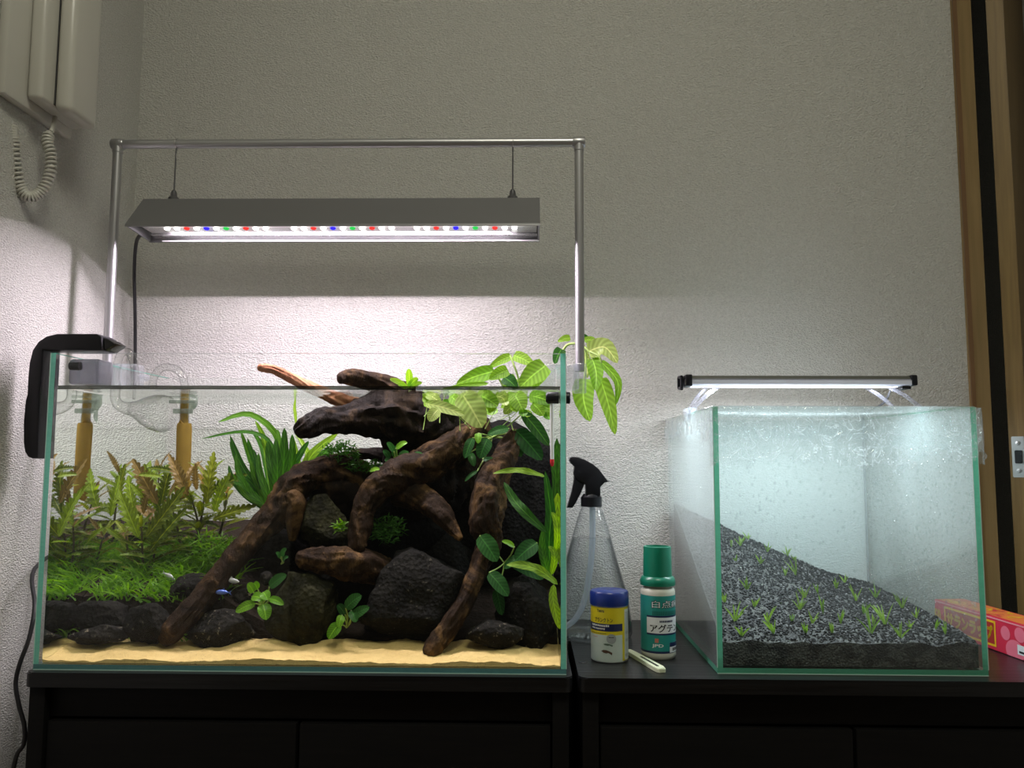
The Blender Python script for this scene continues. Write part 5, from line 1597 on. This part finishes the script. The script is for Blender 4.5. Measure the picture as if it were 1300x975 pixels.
lid = lathe('lid', [(0.0001, ztop - 0.0006), (lr, ztop - 0.0006), (lr * 1.01, ztop + 0.002), (lr, zc(755.0)), (lr * .93, zc(753.0)), (lr * .80, zc(754.0)), (lr * .6, zc(752.8)), (0.0001, zc(752.4))], cc, M['lid_blue'], ca, n=48, cap=False)
z_lab1, z_lab0 = zc(772), zc(840)
rr = cr_ + 0.00025
cyl_patch('yellow_label', cc, rr, -100, 100, z_lab0, z_lab1, M['label_yellow'], ca)
zpx = lambda py: zc(740 + py / 8.87)
cyl_patch('picture_panel', cc, rr + 0.0001, -98, 37, zpx(895), zpx(592), M['label_pale'], ca)
cyl_patch('navy_band', cc, rr + 0.0002, -98, 37, zpx(548), zpx(465), M['navy'], ca)
cyl_patch('white_column', cc, rr + 0.0001, 47, 76, zpx(880), zpx(310), M['can_white'], ca)
cyl_text('brand_print', 'Tetra', cc, rr + 0.0002, -34, zpx(320), 0.0098, 0.0036, M['ink'], ca)
cyl_text('name_print', 'プランクトン', cc, rr + 0.0002, -25, zpx(422), 0.0235, 0.0053, M['ink'], ca)
for py, hh, a0, a1, mt in ((487, 24, -70, -7, 'print_white'), (522, 20, -70, -20, 'print_white'), (575, 10, -72, -16, 'ink'), (618, 8, -62, -44, 'print_red')):
    rnd = random.Random(py)
    a = a0
    while a < a1:
        d = rnd.uniform(2.5, 4.5)
        cyl_patch('small_print', cc, rr + 0.0003, a, min(a + d, a1), zpx(py + hh / 2 * rnd.uniform(.6, 1)), zpx(py - hh / 2 * rnd.uniform(.6, 1)), M[mt], ca, 2)
        a += d + 1.8
for py in range(345, 870, 17):
    cyl_patch('small_print', cc, rr + 0.0002, 50, 72, zpx(py + 4), zpx(py - 3), M['ink'] if py in (566, 583, 651, 668, 821, 838) else M['print_grey'], ca, 3)
# round seal and two printed fish
def cyl_poly(name, pts, a_mid, z_mid, mat, rad):
    off = math.radians(a_mid) * rad
    m = len(pts)
    cx_, cz_ = sum(p[0] for p in pts) / m, sum(p[1] for p in pts) / m
    v = [cyl_pt(cc, rad, cx_ + off, z_mid + cz_)]
    for k in (0.25, 0.5, 0.75, 1.0):
        v += [cyl_pt(cc, rad, cx_ + (x - cx_) * k + off, z_mid + cz_ + (z - cz_) * k) for x, z in pts]
    f = [(0, 1 + i, 1 + (i + 1) % m) for i in range(m)]
    for r in range(3):
        f += [(1 + r*m + i, 1 + (r+1)*m + i, 1 + (r+1)*m + (i+1) % m, 1 + r*m + (i+1) % m) for i in range(m)]
    return from_py(name, v, f, mat, ca)
cyl_poly('seal', [(0.0058 * math.cos(t), 0.0056 * math.sin(t)) for t in [2 * math.pi * i / 24 for i in range(24)]], 0, zpx(632), M['print_grey'], rr + 0.0003)
cyl_poly('seal_mark', [(-0.003, 0.0014), (-0.003, 0.0005), (0.003, 0.0005), (0.003, 0.0014)], 0, zpx(625), M['ink'], rr + 0.0004)
fp = [(-0.007, 0.0003), (-0.004, 0.0018), (0.0, 0.0016), (0.003, 0.0005), (0.0065, -0.0012), (0.006, -0.004), (0.003, -0.0012), (-0.0005, -0.0022), (-0.004, -0.0016)]
cyl_poly('printed_fish', fp, -14, zpx(775), plain('print_fish_brown', (0.09, 0.05, 0.03), 0.5), rr + 0.0003)
cyl_poly('printed_fish', [(x * .85, z * .6) for x, z in fp], -10, zpx(695), plain('print_fish_green', (0.10, 0.15, 0.11), 0.5), rr + 0.0003)

# ---- green medicine bottle
mY = 1.006
mc = Vector((at(836, 832, mY).x, mY, 0)); mr = pxm(21.3, mY)
def zm(py): return at(836, py, mY - mr).z
zq = lambda py: zm(685 + py / 6.1)
M['cream'] = plain('bottle_cream', (0.55, 0.55, 0.46), 0.35)
M['cap_green'] = plain('cap_green', (0.005, 0.165, 0.095), 0.3)
M['label_teal'] = plain('label_teal', (0.02, 0.25, 0.22), 0.4)
mb = empty('medicine_bottle', mc); tag(mb, 'cream medicine bottle with green cap and teal label', 'bottle')
zB = zq(440)
lathe('bottle_body', [(0.0001, 0.0003), (mr * .93, 0.0003), (mr, 0.003), (mr, zq(885)), (mr * .985, zq(880)), (mr * .985, zq(445)), (mr * .995, zq(420)), (mr * .93, zq(395)), (mr * .80, zq(380)), (mr * .8, zq(350)), (0.0001, zq(350))], mc, M['cream'], mb, n=48, cap=False)
k_ = pxm(1 / 6.1, mY)
lathe('cap', [(0.0001, zq(372)), (130 * k_, zq(368)), (133 * k_, zq(345)), (131 * k_, zq(325)), (118 * k_, zq(302)), (109 * k_, zq(296)), (104 * k_, zq(75)), (102 * k_, zq(66)), (88 * k_, zq(64)), (84 * k_, zq(80)), (0.0001, zq(82))], mc, M['cap_green'], mb, n=56, cap=False)
rl = mr * .985 + 0.0003
cyl_patch('teal_label', mc, rl, -100, 100, zq(880), zq(440), M['label_teal'], mb)
cyl_patch('navy_line', mc, rl + .0001, -48, 100, zq(605), zq(592), M['navy'], mb)
cyl_patch('navy_line', mc, rl + .0001, -48, 100, zq(742), zq(730), M['navy'], mb)
cyl_patch('white_panel', mc, rl + .0001, -48, 100, zq(729), zq(606), M['print_white'], mb)
cyl_patch('navy_line', mc, rl + .0001, -95, 100, zq(885), zq(868), M['navy'], mb)
def med_text(nm, s, px0, px1, py0, py1, mt, extra=.0003):
    """placed from the arc between two angles"""
    a0, a1 = px0, px1
    cyl_text(nm, s, mc, rl + extra, (a0 + a1) / 2, (zq(py0) + zq(py1)) / 2, math.radians(a1 - a0) * rl, zq(py0) - zq(py1), M[mt], mb)
for dx, dz in ((-1.2, -5), (1.2, -5), (-1.2, 5), (1.2, 5), (0, 0)):
    med_text('title_outline', '白点病', -29 + dx, 72 + dx, 476 + dz, 530 + dz, 'ink', .0002)
med_text('title_print', '白点病', -29, 72, 476, 530, 'print_white', .0004)
med_text('name_print', 'アグテン', -36, 74, 658, 720, 'ink')
med_text('maker_print', 'JPD', -30, 8, 812, 842, 'print_white')
cyl_patch('logo_dot', mc, rl + .0003, -20, -8, zq(800), zq(768), plain('logo_salmon', (0.5, 0.16, 0.11), 0.5), mb, 3)
for i in range(12): cyl_patch('small_print', mc, rl + .0003, -4 + i * 4, -1 + i * 4, zq(644), zq(628), M['navy'], mb, 2)
for i in range(26): cyl_patch('small_print', mc, rl + .0003, -28 + i * 4, -25.2 + i * 4, zq(588), zq(556), plain('print_dark_teal', (0.01, 0.13, 0.11), 0.5) if i == 0 else bpy.data.materials['print_dark_teal'], mb, 2)
cyl_patch('size_box', mc, rl + .0003, 30, 100, zq(880), zq(802), M['print_white'], mb)
cyl_patch('size_band', mc, rl + .0004, 30, 100, zq(835), zq(802), M['navy'], mb)
for i in range(6): cyl_patch('small_print', mc, rl + .0004, 42 + i * 6, 46 + i * 6, zq(868), zq(844), M['ink'], mb, 2)

# ---- pale plastic stick with a slot
a3, b3 = ontable(797, 826, 0.003), ontable(841, 851, 0.003)
dirv = (b3 - a3).normalized(); sd = Vector((-dirv.y, dirv.x, 0))
Ls = (b3 - a3).length
pts = []
for t, s in [(0, .0042), (0.2, .0046), (0.6, .0056), (0.9, .0062), (0.97, .0054), (1.0, .0034)]: pts.append((t, s))
outl = [(t, s) for t, s in pts] + [(t, -s) for t, s in reversed(pts)]
bm = bmesh.new()
lo2 = [bm.verts.new((*(a3 + dirv * Ls * t + sd * s).xy, 0.0004)) for t, s in outl]
hi2 = [bm.verts.new((*(a3 + dirv * Ls * t + sd * s).xy, 0.0048)) for t, s in outl]
bm.faces.new(lo2); ft = bm.faces.new(list(reversed(hi2)))
m = len(outl)
for i in range(m): bm.faces.new((lo2[i], lo2[(i+1) % m], hi2[(i+1) % m], hi2[i]))
bmesh.ops.bevel(bm, geom=list(ft.edges), offset=0.0008, segments=2, affect='EDGES')
stk = empty('plastic_stick', (a3.x, a3.y, 0.0004)); tag(stk, 'short pale green plastic stick lying before the medicine bottle', 'stick')
from_bm('handle', bm, plain('pale_green_plastic', (0.66, 0.72, 0.50), 0.35), stk)
q0, q1 = a3 + dirv * Ls * .40, a3 + dirv * Ls * .88
v = [(*(q + sd * s).xy, 0.00505) for q, s in ((q0, .0013), (q1, .0016), (q1, -.0016), (q0, -.0013))]
v += [(x, y, 0.0046) for x, y, z in v]
from_py('slot', v, [(0, 1, 2, 3), (0, 4, 5, 1), (1, 5, 6, 2), (2, 6, 7, 3), (3, 7, 4, 0)], M['ink'], stk)

# ================================================================== red cling wrap box
g0 = ontable(1254, 823); g1 = ontable(1300, 839.5)
bd = (g1 - g0).normalized()                       # towards the viewer
far = g0 - bd * 0.112
if far.y > 1.19: far = g0 - bd * ((1.19 - g0.y) / -bd.y)
near = far + bd * 0.262
bs = Vector((-bd.y, bd.x, 0))                     # into the box, away from the text face
if bs.x < 0: bs = -bs
BH = 0.0425
wb = empty('wrap_box', (far + near) / 2); tag(wb, 'long red and pink cling wrap carton beside the small tank', 'box')
M['box_red'] = plain('carton_red', (0.62, 0.030, 0.065), 0.35)
M['box_pink'] = plain('carton_pink', (0.78, 0.17, 0.24), 0.35)
M['box_yellow'] = plain('carton_yellow', (0.80, 0.47, 0.02), 0.35)
M['box_crimson'] = plain('carton_crimson', (0.40, 0.035, 0.03), 0.35)
M['box_light'] = plain('carton_edge', (0.85, 0.30, 0.34), 0.35)
def bp3(s, d, z): return far + bd * s + bs * d + Vector((0, 0, z))
LB = (near - far).length
bm = bmesh.new()
vv = [bm.verts.new(bp3(s, d, z)) for z in (0.0005, BH) for s, d in ((0, 0), (LB, 0), (LB, 0.044), (0, 0.044))]
for q in ((0,3,2,1),(4,5,6,7),(0,1,5,4),(1,2,6,5),(2,3,7,6),(3,0,4,7)): bm.faces.new([vv[i] for i in q])
bmesh.ops.bevel(bm, geom=bm.edges[:], offset=0.0007, segments=2, affect='EDGES')
from_bm('carton', bm, M['box_red'], wb)
def face_quad(nm, s0, s1, z0, z1, mt, off):
    return from_py(nm, [bp3(s0, -off, z0), bp3(s1, -off, z0), bp3(s1, -off, z1), bp3(s0, -off, z1)], [(0, 1, 2, 3)], M[mt], wb)
def s_of(px, z):
    """distance along the carton at which the photograph shows this column"""
    best = min(range(0, 500), key=lambda i: abs(_col(bp3(LB * i / 499, 0, z)) - px))
    return LB * best / 499
def _col(q):
    r = q - CAM
    return PW / 2 + F * r.dot(RT) / r.dot(FW)
sA, sB, sC = s_of(1199, .03), s_of(1264, .03), s_of(1178, .035)
fr0 = 0.0028
face_quad('pale_edge', 0.0008, LB - .0008, BH - 0.0030, BH - 0.0012, 'box_light', .0002)
face_quad('print_frame', sA, sB, 0.0052, BH - 0.0055, 'box_yellow', .0002)
face_quad('print_panel', sA + fr0, sB - fr0, 0.0052 + 0.0028, BH - 0.0083, 'box_crimson', .0003)
def face_text(nm, s, s0, s1, z0, z1, mt, off):
    v, f = text_fit(s, s1 - s0, z1 - z0)
    return from_py(nm, [bp3((s0 + s1) / 2 + q.x, -off, (z0 + z1) / 2 + q.y) for q in v], f, M[mt], wb)
zz0, zz1 = 0.0112, BH - 0.0125
for dx, dz in ((0, 0), (.0007, 0), (-.0007, 0), (0, .0006), (0, -.0006)):
    face_text('title_print', 'サランラップ', sA + fr0 + .003 + dx, sB - fr0 - .003 + dx, zz0 + dz, zz1 + dz, 'box_yellow', .0004)
    face_text('length_print', '50', s_of(1180, .03) + dx, s_of(1194, .03) + dx, zz0 + dz, zz1 + dz, 'box_yellow', .0003)
def disc(nm, s, z, rs, rz, mt, off, m=26):
    pts = []
    for i in range(m):
        a = 2 * math.pi * i / m
        pts.append(bp3(min(max(s + rs * math.cos(a), .001), LB - .001), -off, min(max(z + rz * math.sin(a), .001), BH - .0034)))
    return from_py(nm, pts, [tuple(range(m))], M[mt], wb)
s1_ = s_of(1272, .03)
disc('dot', s1_ + .006, BH - 0.016, .0085, .0085, 'box_pink', .0002)
disc('dot', s1_ + .032, BH - 0.013, .0095, .0090, 'box_pink', .0002)
disc('dot', s1_ + .022, 0.008, .0165, .0135, 'box_pink', .0002)
disc('dot', s1_ + .050, 0.019, .0095, .0080, 'box_pink', .00025)
disc('dot', s1_ + .068, 0.010, .0120, .0100, 'box_pink', .0002)
face_quad('white_tag', s_of(1292, .012), s_of(1292, .012) + 0.02, 0.006, 0.0175, 'print_white', .0004)
face_quad('tag_print', s_of(1292, .012) + .003, s_of(1292, .012) + 0.017, 0.008, 0.0105, 'ink', .0005)
# orange and yellow pattern on the top face
rnd = random.Random(4)
M['box_orange'] = plain('carton_orange', (0.78, 0.20, 0.05), 0.35)
from_py('top_print', [bp3(.003, .003, BH + .0002), bp3(LB - .003, .003, BH + .0002), bp3(LB - .003, .041, BH + .0002), bp3(.003, .041, BH + .0002)], [(0, 1, 2, 3)], M['box_orange'], wb)
for i in range(46):
    s, d = rnd.uniform(.008, LB - .012), rnd.uniform(.006, .038)
    a, l_, w_ = rnd.uniform(0, 3.1), rnd.uniform(.003, .010), rnd.uniform(.001, .0022)
    ca_, sa_ = math.cos(a), math.sin(a)
    q = [(s + x * ca_ - y * sa_, d + x * sa_ + y * ca_) for x, y in ((-l_, -w_), (l_, -w_), (l_, w_), (-l_, w_))]
    q = [(min(max(x, .003), LB - .003), min(max(y, .003), .041)) for x, y in q]
    from_py('top_mark', [bp3(x, y, BH + .0004 + i * 1e-6) for x, y in q], [(0, 1, 2, 3)], M['box_yellow'] if i % 3 else M['box_red'], wb)
